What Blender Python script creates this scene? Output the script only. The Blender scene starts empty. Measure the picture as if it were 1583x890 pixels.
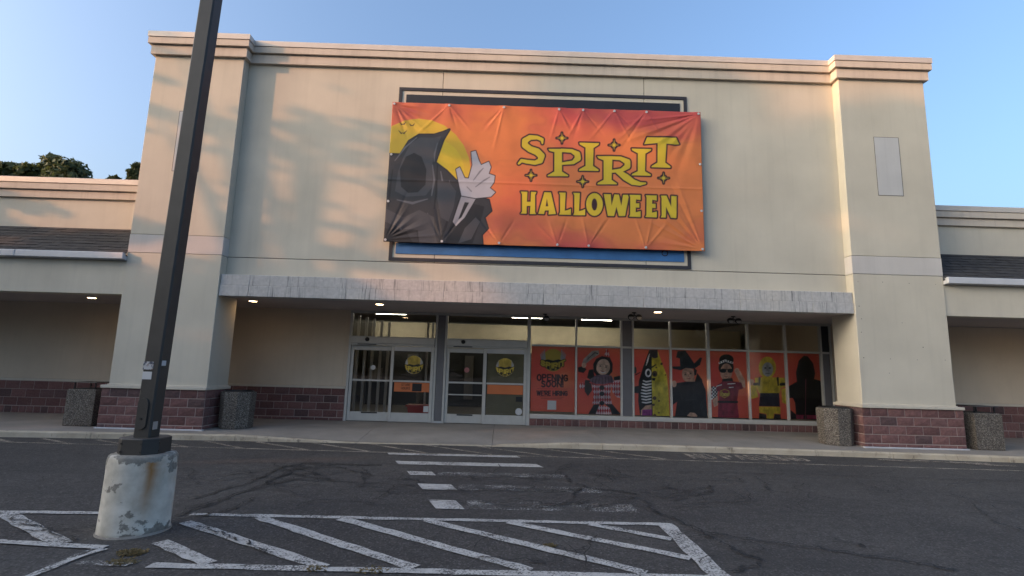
import bpy, bmesh, math, random
import numpy as np
from mathutils import Vector
random.seed(7); RNG = np.random.default_rng(7)
sc = bpy.context.scene
COL = sc.collection
# ------------------------------------------------------------------ camera
FPX, YAW, PITCH, ROLL = 806.0, .013, .155, .027
CAM = np.array([0.0, -12.618, 1.58])
_fw = np.array([math.sin(YAW)*math.cos(PITCH), math.cos(YAW)*math.cos(PITCH), math.sin(PITCH)])
_rt = np.array([math.cos(YAW), -math.sin(YAW), 0.0]); _up = np.cross(_rt, _fw)
CR = _rt*math.cos(ROLL)+_up*math.sin(ROLL); CU = -_rt*math.sin(ROLL)+_up*math.cos(ROLL)
cam = bpy.data.cameras.new('camera'); cam.sensor_width = 36.0; cam.lens = FPX/1583*36.0
cam.clip_start = .1; cam.clip_end = 5000
camo = bpy.data.objects.new('camera', cam); COL.objects.link(camo)
from mathutils import Matrix
camo.matrix_world = Matrix(((CR[0], CU[0], -_fw[0], CAM[0]), (CR[1], CU[1], -_fw[1], CAM[1]), (CR[2], CU[2], -_fw[2], CAM[2]), (0, 0, 0, 1)))
sc.camera = camo
def on_plane(u, v, y):            # photo pixel -> point on the vertical plane Y = y
    d = _fw+CR*((u-791.5)/FPX)-CU*((v-445)/FPX); return CAM+d*(y-CAM[1])/d[1]
def project(x, y, z):             # point -> photo pixel
    vx, vy, vz = x-CAM[0], y-CAM[1], z-CAM[2]
    w = vx*_fw[0]+vy*_fw[1]+vz*_fw[2]
    return (791.5+FPX*(vx*CR[0]+vy*CR[1]+vz*CR[2])/w, 445-FPX*(vx*CU[0]+vy*CU[1]+vz*CU[2])/w)
# ------------------------------------------------------------------ sky, sun, exposure
SUN_EL, SUN_AZ = math.radians(12.0), math.radians(250.0)     # low evening sun on the left, just in front of the facade plane
w = bpy.data.worlds.new('World'); sc.world = w; w.use_nodes = True
nt = w.node_tree; sky = nt.nodes.new('ShaderNodeTexSky'); sky.sky_type = 'NISHITA'; sky.sun_disc = False
sky.sun_elevation = SUN_EL; sky.sun_rotation = SUN_AZ; sky.air_density = 1.0; sky.dust_density = 9.0; sky.ozone_density = 3.0
nt.links.new(sky.outputs[0], nt.nodes['Background'].inputs[0]); nt.nodes['Background'].inputs[1].default_value = .15
sun = bpy.data.lights.new('sun', 'SUN'); sun.energy = 1.0; sun.angle = math.radians(.53); sun.color = (1, .44, .18)
suno = bpy.data.objects.new('sun', sun); COL.objects.link(suno)
sdir = Vector((math.sin(SUN_AZ)*math.cos(SUN_EL), math.cos(SUN_AZ)*math.cos(SUN_EL), math.sin(SUN_EL)))
suno.rotation_euler = sdir.to_track_quat('Z', 'Y').to_euler(); suno.location = (-30, -12, 30)
vs = sc.view_settings; vs.view_transform = 'Standard'; vs.look = 'None'; vs.gamma = 1; vs.use_curve_mapping = False
vs.exposure = 1.88
sc.cycles.max_bounces = 8; sc.cycles.transparent_max_bounces = 24

# ------------------------------------------------------------------ helpers
def lin(r, g, b):
    return tuple(((c/255)/12.92 if c <= 10 else ((c/255+.055)/1.055)**2.4) for c in (r, g, b))
ORG = {}
def put(o, c, parent):
    o.location = Vector(c)-(ORG[parent.name] if parent else Vector((0, 0, 0)))
    ORG[o.name] = Vector(c)
    if parent: o.parent = parent
    COL.objects.link(o)
    return o
def empty(name, loc, label=None, cat=None, group=None, parent=None):
    o = bpy.data.objects.new(name, None); o.empty_display_size = .3
    put(o, loc, parent); return tag(o, label, cat, group)
def tag(o, label=None, cat=None, group=None, kind=None):
    if label: o['label'] = label
    if cat: o['category'] = cat
    if group: o['group'] = group
    if kind: o['kind'] = kind
    return o
def mk(name, verts, faces, mat, parent=None, smooth=False):
    v = np.asarray(verts, float); c = Vector(((v[:, 0].min()+v[:, 0].max())/2, (v[:, 1].min()+v[:, 1].max())/2, v[:, 2].min()))
    me = bpy.data.meshes.new(name); me.from_pydata((v-np.array(c)).tolist(), [], [list(map(int, f)) for f in faces]); me.validate()
    if mat: me.materials.append(mat)
    if smooth: me.polygons.foreach_set('use_smooth', [True]*len(me.polygons))
    return put(bpy.data.objects.new(name, me), c, parent)
def link_mesh(name, me, loc, parent):
    return put(bpy.data.objects.new(name, me), loc, parent)
class MB:
    def __init__(s): s.v = []; s.f = []
    def add(s, v, f):
        n = len(s.v); s.v += [tuple(p) for p in v]; s.f += [[n+i for i in q] for q in f]; return s
    def box(s, x0, x1, y0, y1, z0, z1, b=0):
        if b <= 0:
            v = [(x0, y0, z0), (x1, y0, z0), (x1, y1, z0), (x0, y1, z0), (x0, y0, z1), (x1, y0, z1), (x1, y1, z1), (x0, y1, z1)]
            return s.add(v, [(0, 3, 2, 1), (4, 5, 6, 7), (0, 1, 5, 4), (1, 2, 6, 5), (2, 3, 7, 6), (3, 0, 4, 7)])
        bm = bmesh.new(); bmesh.ops.create_cube(bm, size=1)
        for q in bm.verts:
            q.co = Vector(((x0+x1)/2+q.co.x*(x1-x0), (y0+y1)/2+q.co.y*(y1-y0), (z0+z1)/2+q.co.z*(z1-z0)))
        bmesh.ops.bevel(bm, geom=bm.edges[:], offset=b, segments=1, affect='EDGES')
        bm.verts.index_update()
        s.add([q.co[:] for q in bm.verts], [[q.index for q in f.verts] for f in bm.faces]); bm.free(); return s
    def tube(s, pts, rad, n=8, cap=True):
        pts = [Vector(p) for p in pts]; rad = rad if hasattr(rad, '__len__') else [rad]*len(pts)
        rings = []
        for i, p in enumerate(pts):
            d = (pts[min(i+1, len(pts)-1)]-pts[max(i-1, 0)]).normalized()
            a = Vector((0, 0, 1)) if abs(d.z) < .9 else Vector((1, 0, 0))
            u = d.cross(a).normalized(); t = d.cross(u)
            rings.append([p+(u*math.cos(k*2*math.pi/n)+t*math.sin(k*2*math.pi/n))*rad[i] for k in range(n)])
        v = [q for r in rings for q in r]; f = []
        for i in range(len(pts)-1):
            for k in range(n): f.append((i*n+k, i*n+(k+1) % n, (i+1)*n+(k+1) % n, (i+1)*n+k))
        if cap: f += [tuple(range(n))[::-1], tuple(range((len(pts)-1)*n, len(pts)*n))]
        return s.add(v, f)
    def prism(s, poly, z0, z1, top=None):
        n = len(poly); top = top or poly
        v = [(x, y, z0) for x, y in poly]+[(x, y, z1) for x, y in top]
        return s.add(v, [tuple(range(n))[::-1], tuple(range(n, 2*n))]+[(i, (i+1) % n, n+(i+1) % n, n+i) for i in range(n)])
    def build(s, name, mat, parent=None, smooth=False): return mk(name, s.v, s.f, mat, parent, smooth)
def box(name, x0, x1, y0, y1, z0, z1, mat, parent=None, b=0): return MB().box(x0, x1, y0, y1, z0, z1, b).build(name, mat, parent)

# ------------------------------------------------------------------ materials
class NT:
    def __init__(s, name):
        s.m = bpy.data.materials.new(name); s.m.use_nodes = True; s.t = s.m.node_tree; s.b = s.t.nodes['Principled BSDF']; s.out = s.t.nodes['Material Output']
    def n(s, typ, **kw):
        q = s.t.nodes.new('ShaderNode'+typ)
        for k, v in kw.items():
            if k.startswith('i_'):
                key = k[2:]; key = int(key) if key.isdigit() else key.replace('_', ' ')
                if isinstance(v, bpy.types.NodeSocket): s.t.links.new(v, q.inputs[key])
                else: q.inputs[key].default_value = v
            else: setattr(q, k, v)
        return q
    def link(s, a, b): s.t.links.new(a, b)
    def coord(s, scale=(1, 1, 1), src='Object', loc=(0, 0, 0)):
        if src == 'World': o = s.n('NewGeometry').outputs['Position']
        else: o = s.n('TexCoord').outputs[src]
        return s.n('Mapping', i_Vector=o, i_Scale=scale, i_Location=loc).outputs[0]
    def noise(s, vec, scale, detail=4, rough=.55): return s.n('TexNoise', i_Vector=vec, i_Scale=scale, i_Detail=detail, i_Roughness=rough).outputs[0]
    def ramp(s, fac, stops):
        r = s.n('ValToRGB', i_Fac=fac); e = r.color_ramp.elements
        while len(e) < len(stops): e.new(.5)
        for q, (p, c) in zip(e, stops): q.position = p; q.color = (*c, 1) if len(c) == 3 else c
        return r.outputs[0]
    def mix(s, fac, a, b, mode='MIX'):
        q = s.n('Mix', data_type='RGBA', blend_type=mode)
        for sock, val in ((q.inputs[0], fac), (q.inputs[6], a), (q.inputs[7], b)):
            if isinstance(val, bpy.types.NodeSocket): s.link(val, sock)
            else: sock.default_value = (*val, 1) if isinstance(val, tuple) and len(val) == 3 else val
        return q.outputs[2]
    def bump(s, h, strength=.3, dist=.01): s.link(s.n('Bump', i_Height=h, i_Strength=strength, i_Distance=dist).outputs[0], s.b.inputs['Normal'])
    def base(s, c):
        if isinstance(c, tuple): s.b.inputs['Base Color'].default_value = (*c, 1)
        else: s.link(c, s.b.inputs['Base Color'])
    def rough(s, r): s.b.inputs['Roughness'].default_value = r; return s
def g(v): return (v, v, v)
def simple(name, c, r=.6, metal=0, var=.12, scale=3, bump=0, bscale=60):
    t = NT(name); v = t.coord(src='World')
    f = t.noise(v, scale, 5)
    t.base(t.mix(1.0, t.ramp(f, [(.3, g(1-var)), (.7, g(1))]), c, 'MULTIPLY')); t.rough(r); t.b.inputs['Metallic'].default_value = metal
    if bump: t.bump(t.noise(v, bscale, 3), bump, .004)
    return t.m
def stucco(name, c, stain=.25):
    t = NT(name); v = t.coord(src='World')
    big = t.noise(v, .7, 5); streak = t.noise(t.coord((6, 6, .35), 'World'), 1, 5, .6); fine = t.noise(v, 160, 2)
    a = t.mix(1.0, t.ramp(big, [(.3, g(.86)), (.72, g(1.02))]), c, 'MULTIPLY')
    a = t.mix(1.0, a, t.ramp(streak, [(.34, g(1-stain)), (.5, g(1))]), 'MULTIPLY')
    a = t.mix(1.0, a, t.ramp(fine, [(.3, g(.93)), (.7, g(1.0))]), 'MULTIPLY')
    t.base(a); t.rough(.92); t.bump(t.noise(v, 90, 3), .35, .004); return t.m
M = {}
M['stucco'] = stucco('stucco_cream', (.63, .575, .47), .04)
M['stucco_low'] = stucco('stucco_tan', (.64, .54, .42), .03)
M['band'] = stucco('stucco_grey_band', (.62, .58, .54), .05)
M['panel_grey'] = stucco('panel_grey', (.58, .57, .56), .05)
M['cornice'] = stucco('cornice_tan', (.63, .55, .46), .1)
M['coping'] = simple('metal_coping', (.64, .57, .50), .5, .1)
M['trim'] = stucco('trim_cream', (.64, .58, .48), .08)
M['soffit'] = stucco('soffit_grey', (.52, .45, .42), .04)
M['joint'] = simple('joint_dark', (.10, .09, .08), .9)
def fascia_mat():
    t = NT('fascia_stained'); v = t.coord(src='World')
    s1 = t.noise(t.coord((9, 9, .5), 'World'), 1, 6, .7); s2 = t.noise(t.coord((28, 28, 1.2), 'World'), 1, 4, .6); patch = t.noise(v, .5, 4)
    drip = t.mix(1.0, t.ramp(s1, [(.48, g(0)), (.62, g(1))]), t.ramp(s2, [(.47, g(0)), (.62, g(1))]), 'MULTIPLY')
    a = t.ramp(patch, [(.3, (.47, .455, .44)), (.5, (.54, .52, .50)), (.7, (.58, .54, .49))])
    a = t.mix(1.0, a, t.ramp(t.noise(v, 14, 5), [(.3, g(.82)), (.7, g(1.03))]), 'MULTIPLY')
    a = t.mix(drip, a, (.17, .17, .17)); t.base(a); t.rough(.9); t.bump(t.noise(v, 60, 4), .4, .006); return t.m
M['fascia'] = fascia_mat()
def brick_mat():
    t = NT('split_face_block'); v = t.coord(src='World'); r = t.n('ObjectInfo').outputs['Random']
    a = t.ramp(r, [(0, (.115, .055, .052)), (.3, (.165, .080, .075)), (.6, (.20, .100, .092)), (.85, (.145, .082, .080)), (1, (.085, .052, .052))])
    a = t.mix(1.0, a, t.ramp(t.noise(v, 22, 5), [(.3, g(.72)), (.7, g(1.15))]), 'MULTIPLY')
    a = t.mix(t.ramp(t.noise(v, 5, 5), [(.58, g(0)), (.8, g(.35))]), a, (.24, .15, .13))
    t.base(a); t.rough(.93); t.bump(t.noise(v, 45, 5), .8, .012); return t.m
M['brick'] = brick_mat()
M['mortar'] = simple('mortar_pink', (.40, .33, .30), .95, bump=.3)
def asphalt():
    t = NT('asphalt'); v = t.coord(src='World')
    ag = t.n('TexVoronoi', i_Vector=v, i_Scale=66.0); fine = t.noise(v, 38, 6, .7)
    a = t.ramp(t.noise(v, .32, 6, .6), [(.3, (.044, .040, .038)), (.5, (.060, .055, .051)), (.72, (.076, .070, .064))])
    a = t.mix(1.0, a, t.ramp(fine, [(.32, g(.55)), (.5, g(.97)), (.68, g(1.45))]), 'MULTIPLY')
    a = t.mix(1.0, a, t.ramp(t.noise(v, 7, 5, .65), [(.3, g(.78)), (.7, g(1.2))]), 'MULTIPLY')
    spk = t.ramp(t.n('TexWhiteNoise', i_Vector=ag.outputs['Position']).outputs[0], [(.86, g(0)), (.96, g(.5))])
    a = t.mix(spk, a, (.17, .16, .15))
    st = t.ramp(t.noise(t.coord((.35, 1.3, 1), 'World', (3, 0, 0)), 1.1, 6, .65), [(.5, g(0)), (.72, g(.55))])
    a = t.mix(st, a, (.036, .034, .033)); t.base(a); t.rough(.88); t.b.inputs['Specular IOR Level'].default_value = .3
    t.bump(t.mix(.5, fine, ag.outputs['Distance']), .6, .01); return t.m
M['asphalt'] = asphalt()
def paint(name, c, lo, hi):
    t = NT(name); v = t.coord(src='World')
    n1 = t.noise(v, 48, 6, .75); n2 = t.noise(v, 3.0, 5, .6)
    s = t.n('Math', operation='MULTIPLY_ADD', i_0=n2, i_1=.36, i_2=t.n('Math', operation='MULTIPLY', i_0=n1, i_1=.78).outputs[0]).outputs[0]
    al = t.ramp(s, [(lo, g(0)), (hi, g(1))]); t.base(t.mix(1.0, t.ramp(t.noise(v, 9, 5), [(.3, g(.7)), (.7, g(1))]), c, 'MULTIPLY')); t.rough(.8)
    tr = t.n('BsdfTransparent'); mx = t.n('MixShader', i_0=al); t.link(tr.outputs[0], mx.inputs[1]); t.link(t.b.outputs[0], mx.inputs[2]); t.link(mx.outputs[0], t.out.inputs[0]); return t.m
M['paint'] = paint('white_line_paint', (.52, .50, .465), .444, .588)
M['paint_worn'] = paint('worn_white_paint', (.50, .48, .45), .595, .675)
M['paint_yellow'] = paint('faded_yellow_paint', (.40, .34, .27), .48, .63)
M['tar'] = paint('tar_sealant', (.016, .016, .017), .456, .576)
def concrete(name, c, lo=.75):
    t = NT(name); v = t.coord(src='World')
    a = t.mix(1.0, t.ramp(t.noise(v, 1.1, 6, .6), [(.3, g(lo)), (.7, g(1.05))]), c, 'MULTIPLY')
    a = t.mix(1.0, a, t.ramp(t.noise(v, 45, 4), [(.3, g(.86)), (.7, g(1.04))]), 'MULTIPLY'); t.base(a); t.rough(.9); t.bump(t.noise(v, 70, 4), .3, .005); return t.m
M['walk'] = concrete('sidewalk_concrete', (.29, .26, .225)); 
def kerb_mat():
    t = NT('kerb_concrete'); v = t.coord(src='World')
    a = t.ramp(t.noise(v, 2.2, 6, .6), [(.32, (.36, .30, .22)), (.6, (.48, .41, .31)), (.8, (.55, .48, .38))])
    a = t.mix(t.ramp(t.noise(t.coord((7, 7, 3), 'World'), 1, 5, .7), [(.57, g(0)), (.68, g(.7))]), a, (.10, .08, .06))
    t.base(a); t.rough(.92); t.bump(t.noise(v, 50, 4), .5, .008); return t.m
M['kerb'] = kerb_mat()
def aggregate(name, k):
    t = NT(name); v = t.coord(src='World'); vo = t.n('TexVoronoi', i_Vector=v, i_Scale=80.0)
    r = t.n('TexWhiteNoise', i_Vector=vo.outputs['Position']).outputs[0]
    a = t.ramp(r, [(0, (.05*k, .042*k, .036*k)), (.4, (.17*k, .14*k, .115*k)), (.75, (.27*k, .23*k, .19*k)), (1, (.46*k, .42*k, .36*k))])
    a = t.mix(1.0, a, t.ramp(vo.outputs['Distance'], [(.2, g(1)), (.65, g(.55))]), 'MULTIPLY')
    a = t.mix(1.0, a, t.ramp(t.noise(v, 3, 4), [(.3, g(.8)), (.7, g(1.1))]), 'MULTIPLY')
    t.base(a); t.rough(.9); t.bump(t.n('Math', operation='SUBTRACT', i_0=1.0, i_1=vo.outputs['Distance']).outputs[0], .9, .012); return t.m
M['agg'] = aggregate('exposed_aggregate', 1.0); M['agg2'] = aggregate('exposed_aggregate_brown', .92)
M['alu'] = simple('white_aluminium', (.52, .51, .48), .45, 0, .1, 6); M['alu2'] = simple('silver_aluminium', (.42, .41, .39), .4, .3, .1, 6)
M['grey_frame'] = simple('grey_mullion', (.16, .155, .165), .5, .2)
M['dark_metal'] = simple('bronze_painted_metal', (.046, .042, .038), .55, .0, .3, 5); M['black'] = simple('black_plastic', (.012, .012, .013), .45)
M['gutter'] = simple('gutter_white', (.60, .60, .62), .4, .1, .1, 2)
M['room'] = simple('room_wall', (.20, .18, .16), .9); M['room_floor'] = simple('room_floor', (.08, .075, .07), .5); M['room_ceiling'] = simple('room_ceiling', (.42, .41, .38), .9)
M['reflection_cream'] = simple('sky_reflection_cream', (.62, .55, .40), .9); M['backing'] = simple('olive_paper', (.20, .17, .095), .8, 0, .15, 4)  # the cream imitates mirrored sunset sky
M['red'] = simple('red_plastic', (.30, .02, .015), .4); M['white'] = simple('white_sticker', (.55, .55, .55), .6)
M['sign_dark'] = simple('sign_dark', (.016, .016, .021), .55, 0, .3, 4); M['sign_frame'] = simple('sign_frame_paint', (.035, .035, .045), .7, 0, .35, 6); M['sign_blue'] = simple('sign_blue', (.045, .17, .42), .6, 0, .25, 3)
M['bark'] = simple('bark', (.05, .04, .03), .95, 0, .4, 4)
def shingle_mat():
    t = NT('asphalt_shingle'); v = t.coord(src='World')
    a = t.ramp(t.noise(t.coord((3.5, 3, 12), 'World'), 1, 3), [(.3, (.018, .018, .020)), (.55, (.036, .035, .036)), (.75, (.055, .052, .05))])
    a = t.mix(1.0, a, t.ramp(t.noise(v, 120, 2), [(.3, g(.6)), (.7, g(1.3))]), 'MULTIPLY'); t.base(a); t.rough(.92); return t.m
M['shingle'] = shingle_mat()
def leaf_mat(name, a, b):
    t = NT(name); v = t.coord(src='World'); t.base(t.ramp(t.noise(v, 1.4, 4), [(.35, a), (.65, b)])); t.rough(.7)
    tl = t.n('BsdfTranslucent', i_Color=(*[c*1.2 for c in b], 1)); mx = t.n('MixShader', i_0=.25); t.link(t.b.outputs[0], mx.inputs[1]); t.link(tl.outputs[0], mx.inputs[2]); t.link(mx.outputs[0], t.out.inputs[0]); return t.m
M['leaf'] = leaf_mat('leaf_green', (.035, .055, .018), (.075, .095, .035)); M['weed'] = leaf_mat('dry_weed', (.12, .09, .04), (.20, .15, .07))
def emit(name, c, s):
    t = NT(name); e = t.n('Emission', i_Color=(*c, 1), i_Strength=s); t.link(e.outputs[0], t.out.inputs[0]); return t.m
M['tube'] = emit('lit_tube', (1, .93, .74), 11.0); M['downlight'] = emit('lit_downlight', (1, .66, .36), 9.0)
def glass():
    t = NT('window_glass'); fr = t.n('Fresnel', i_IOR=1.52).outputs[0]; tr = t.n('BsdfTransparent', i_Color=(1, 1, 1, 1)); gl = t.n('BsdfGlossy', i_Roughness=.01)
    v = t.coord(src='World'); t.link(t.n('Bump', i_Height=t.noise(v, 1.3, 2), i_Strength=.06, i_Distance=.02).outputs[0], gl.inputs['Normal'])
    mx = t.n('MixShader', i_0=fr); t.link(tr.outputs[0], mx.inputs[1]); t.link(gl.outputs[0], mx.inputs[2]); t.link(mx.outputs[0], t.out.inputs[0]); return t.m
M['glass'] = glass()
def print_mat(name, rough=.6, sheen=0):
    t = NT(name); c = t.n('Attribute', attribute_name='print').outputs['Color']; v = t.coord(src='World')
    t.base(t.mix(1.0, c, t.ramp(t.noise(v, 2.2, 5), [(.3, g(.9)), (.7, g(1.02))]), 'MULTIPLY')); t.rough(rough); t.bump(t.noise(v, 3.5, 3), .12, .02); return t.m
M['print'] = print_mat('printed_vinyl')
def lampbase_mat():
    t = NT('peeling_white_paint'); v = t.coord(src='Object')
    n = t.n('Math', operation='ADD', i_0=t.noise(v, 4.2, 6, .62), i_1=0.0).outputs[0]
    sp = t.n('SeparateXYZ', i_0=v)
    zb = t.ramp(sp.outputs[2], [(.0, g(.20)), (.05, g(.08)), (.16, g(.04)), (.3, g(.0)), (.5, g(.01)), (.70, g(.12)), (.78, g(.20))])
    s = t.n('Math', operation='ADD', i_0=n, i_1=zb).outputs[0]
    peel = t.ramp(s, [(.635, g(0)), (.66, g(1))])
    a = t.ramp(t.noise(v, 6, 5), [(.3, (.42, .39, .33)), (.7, (.66, .62, .54))])
    # rust run below the plinth's front right corner, a stain with a shape of its own
    dx = t.n('Math', operation='SUBTRACT', i_0=sp.outputs[0], i_1=t.n('Math', operation='MULTIPLY_ADD', i_0=t.noise(t.coord((1, 1, 4)), 1, 3), i_1=.10, i_2=.165).outputs[0]).outputs[0]
    st = t.ramp(t.n('Math', operation='ABSOLUTE', i_0=dx).outputs[0], [(.0, g(1)), (.018, g(.8)), (.045, g(.35)), (.10, g(0))])
    fall = t.ramp(sp.outputs[2], [(.08, g(0)), (.35, g(.6)), (.6, g(1))]); fr = t.ramp(sp.outputs[1], [(-.0, g(1)), (.01, g(0))])
    st = t.mix(1.0, t.mix(1.0, st, fall, 'MULTIPLY'), fr, 'MULTIPLY')
    a = t.mix(st, a, (.30, .15, .05))
    a = t.mix(peel, a, t.ramp(t.noise(v, 30, 4), [(.3, (.17, .155, .13)), (.7, (.27, .25, .215))]))
    t.base(a); t.rough(.9); t.bump(t.mix(.5, t.noise(v, 9, 6, .65), peel), -.7, .012); return t.m
M['lampbase'] = lampbase_mat()

# ------------------------------------------------------------------ ground, sidewalk, kerb
GZ = -.15
gv = []; gf = []
lot = mk('parking_lot', [(-900, -900, GZ), (900, -900, GZ), (900, 1200, GZ), (-900, 1200, GZ)], [(0, 1, 2, 3)], M['asphalt']); tag(lot, kind='structure')
def kerb_y(x): return -.44-.0035*min(abs(x), 14)**2
def front_h(x):               # height of the walk's front edge: drops to the lane at the crossing
    pts = [(-30, -.025), (-5.9, -.025), (-3.3, -.142), (-.15, -.142), (-.1, -.118), (1.6, -.03), (30, -.025)]
    for (a, za), (b, zb) in zip(pts, pts[1:]):
        if a <= x <= b: return za+(zb-za)*(x-a)/(b-a)
    return -.025
def walk_z(x, y):
    t = min(1, max(0, (y-kerb_y(x))/1.5)); return front_h(x)*(1-t)
walk = box('sidewalk', -24, 24, .2, 2.86, -.3, -.18, M['walk']); tag(walk, kind='structure')
XJ = [-24, -21, -18, -15.2, -12.2, -9.2, -6.2, -3.25, -.2, 2.4, 5.15, 8.0, 11.1, 14.1, 17.1, 20.5, 24]
def sheet(name, x0, x1, yf, yb, mat, parent, zf, nx=8, ny=6, skirt=.16):
    v = []; f = []
    for j in range(ny+1):
        for i in range(nx+1):
            x = x0+(x1-x0)*i/nx; a, b = yf(x), yb(x); y = a+(b-a)*j/ny; v.append((x, y, zf(x, y)))
    for j in range(ny):
        for i in range(nx): k = j*(nx+1)+i; f.append((k, k+1, k+nx+2, k+nx+1))
    ring = [i for i in range(nx+1)]+[j*(nx+1)+nx for j in range(1, ny+1)]+[ny*(nx+1)+i for i in range(nx-1, -1, -1)]+[j*(nx+1) for j in range(ny-1, 0, -1)]
    n = len(v); v += [(v[i][0], v[i][1], v[i][2]-skirt) for i in ring]; m = len(ring)
    f += [(ring[(i+1) % m], ring[i], n+i, n+(i+1) % m) for i in range(m)]
    return mk(name, v, f, mat, parent)
for i, (a, b) in enumerate(zip(XJ, XJ[1:])):
    sheet('concrete_slab', a+.005, b-.005, lambda x: kerb_y(x)+.155, lambda x: 1.55, M['walk'], walk, walk_z)
    sheet('concrete_slab', a+.005, b-.005, lambda x: 1.562, lambda x: 2.86, M['walk'], walk, lambda x, y: random.uniform(-.0005, .0005))
KJ = [-24, -21, -17.8, -14.6, -11.6, -8.95, -5.9, -3.25, -.2, 2.3, 5.2, 7.2, 8.75, 11.2, 14.2, 17.4, 20.6, 24]
kerb = box('kerb', -24, 24, 0.0, .2, -.32, -.22, M['kerb']); tag(kerb, kind='structure')
for a, b in zip(KJ, KJ[1:]):
    n = 10; v = []; f = []; d = random.uniform(-.006, .006)
    for i in range(n+1):
        x = a+.006+(b-a-.012)*i/n; y = kerb_y(x)+d; h = max(front_h(x), GZ+.006)
        j = random.uniform(-.004, .004); c = min(.022, max(0.002, (h-GZ)*.3))
        v += [(x, y-.012+j, GZ-.04), (x, y+j, h-c), (x, y+c+j, h), (x, y+.15, h), (x, y+.15, GZ-.04)]
    for i in range(n):
        for k in range(4): f.append((i*5+k, (i+1)*5+k, (i+1)*5+k+1, i*5+k+1))
    f += [(0, 1, 2, 3, 4), tuple(n*5+k for k in (4, 3, 2, 1, 0))]
    mk('kerb_stone', v, f, M['kerb'], kerb)
# ---- painted markings and tar, children of the parking lot
_mz = [GZ+.004]
def ribbon(name, pts, width, mat, ends=None, jit=.006, step=.15):
    _mz[0] += .00025; z = _mz[0]
    P = [Vector((p[0], p[1], 0)) for p in pts]; Q = []
    for a, b in zip(P, P[1:]):
        n = max(1, int((b-a).length/step)); Q += [a+(b-a)*i/n for i in range(n)]
    Q.append(P[-1]); v = []; f = []
    for i, p in enumerate(Q):
        d = (Q[min(i+1, len(Q)-1)]-Q[max(i-1, 0)]).normalized(); nn = Vector((-d.y, d.x, 0)); ww = width(i/(len(Q)-1)) if callable(width) else width
        v += [p+nn*(ww/2+random.uniform(-jit, jit)), p-nn*(ww/2+random.uniform(-jit, jit))]
    if ends: v[0].x += ends; v[-2].x += ends
    f = [(2*i, 2*i+1, 2*i+3, 2*i+2) for i in range(len(Q)-1)]
    return mk(name, [(q.x, q.y, z) for q in v], f, mat, lot)
W, WW, YL = M['paint'], M['paint_worn'], M['paint_yellow']
ribbon('lane_edge_line', [(-24, -1.62), (-10.5, -1.5), (-2.3, -1.62), (3, -1.68), (10.5, -1.95), (24, -2.5)], .075, YL)
for a, b in [((-12.1, -1.0), (-11.1, -1.5)), ((-10.9, -.95), (-9.95, -1.5)), ((-9.8, -.93), (-8.79, -1.5)), ((-8.65, -.92), (-7.56, -1.5)), ((-7.6, -.8), (-6.4, -1.55)), ((-6.45, -.72), (-5.25, -1.56)), ((-5.37, -.65), (-3.92, -1.58)), ((-4.17, -.58), (-2.68, -1.56)), ((-2.91, -.52), (-1.5, -1.58)), ((-1.69, -.5), (-.18, -1.58)), ((-.51, -.5), (1.03, -1.6)), ((.77, -.5), (2.35, -1.6)), ((2.02, -.52), (3.39, -1.62))]:
    ribbon('hatch_line', [a, b], .1, YL)
for k, (x0, x1, y, wd) in enumerate([(-2.2, .40, -1.80, .2), (-1.82, .78, -2.74, .32), (-1.45, 1.08, -3.66, .3), (-1.1, 1.5, -4.62, .36), (-.78, 1.75, -5.6, .42)]):
    if k < 2: ribbon('crossing_bar', [(x0, y), (x1, y+.03)], wd, W, ends=-.36*wd, jit=.004)
    else:
        cut = x0+[.42, .5, .36][k-2]
        ribbon('crossing_bar', [(x0, y), (cut, y)], wd, W, ends=-.36*wd, jit=.01)
        ribbon('crossing_bar', [(cut, y), (x1, y+.03)], wd, WW, jit=.01)
for a, b, wd in [((-3.5, -6.30), (1.9, -6.27), .1), ((-2.95, -7.83), (1.95, -7.83), .11), ((1.93, -6.22), (1.93, -7.8), .19), ((-3.385, -6.6), (-1.49, -7.79), .13), ((-2.7, -6.36), (-.72, -7.76), .13), ((-1.786, -6.34), (.29, -7.76), .13), ((-.827, -6.33), (1.303, -7.76), .13), ((.107, -6.33), (1.83, -7.37), .12), ((1.04, -6.33), (1.83, -6.81), .12),
                 ((-9, -6.52), (-4.05, -6.33), .1), ((-5.46, -6.44), (-4.07, -7.36), .17), ((-7.4, -6.5), (-5.8, -7.3), .15), ((-8, -7.05), (-4.64, -7.35), .12), ((-4.64, -7.35), (-3.62, -7.44), .1), ((-3.24, -7.25), (-2.48, -7.77), .14)]:
    ribbon('island_line', [a, b], wd, W, jit=.012)
ribbon('island_line', [(-3.66, -7.45), (-3.70, -7.7), (-3.74, -8.1), (-3.8, -8.8)], .09, WW, jit=.02); ribbon('island_line', [(-3.6, -7.47), (-3.69, -7.8), (-3.72, -8.4)], .07, W, jit=.02); ribbon('island_line', [(-3.55, -7.8), (-3.1, -7.82)], .1, WW, jit=.02)
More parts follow.
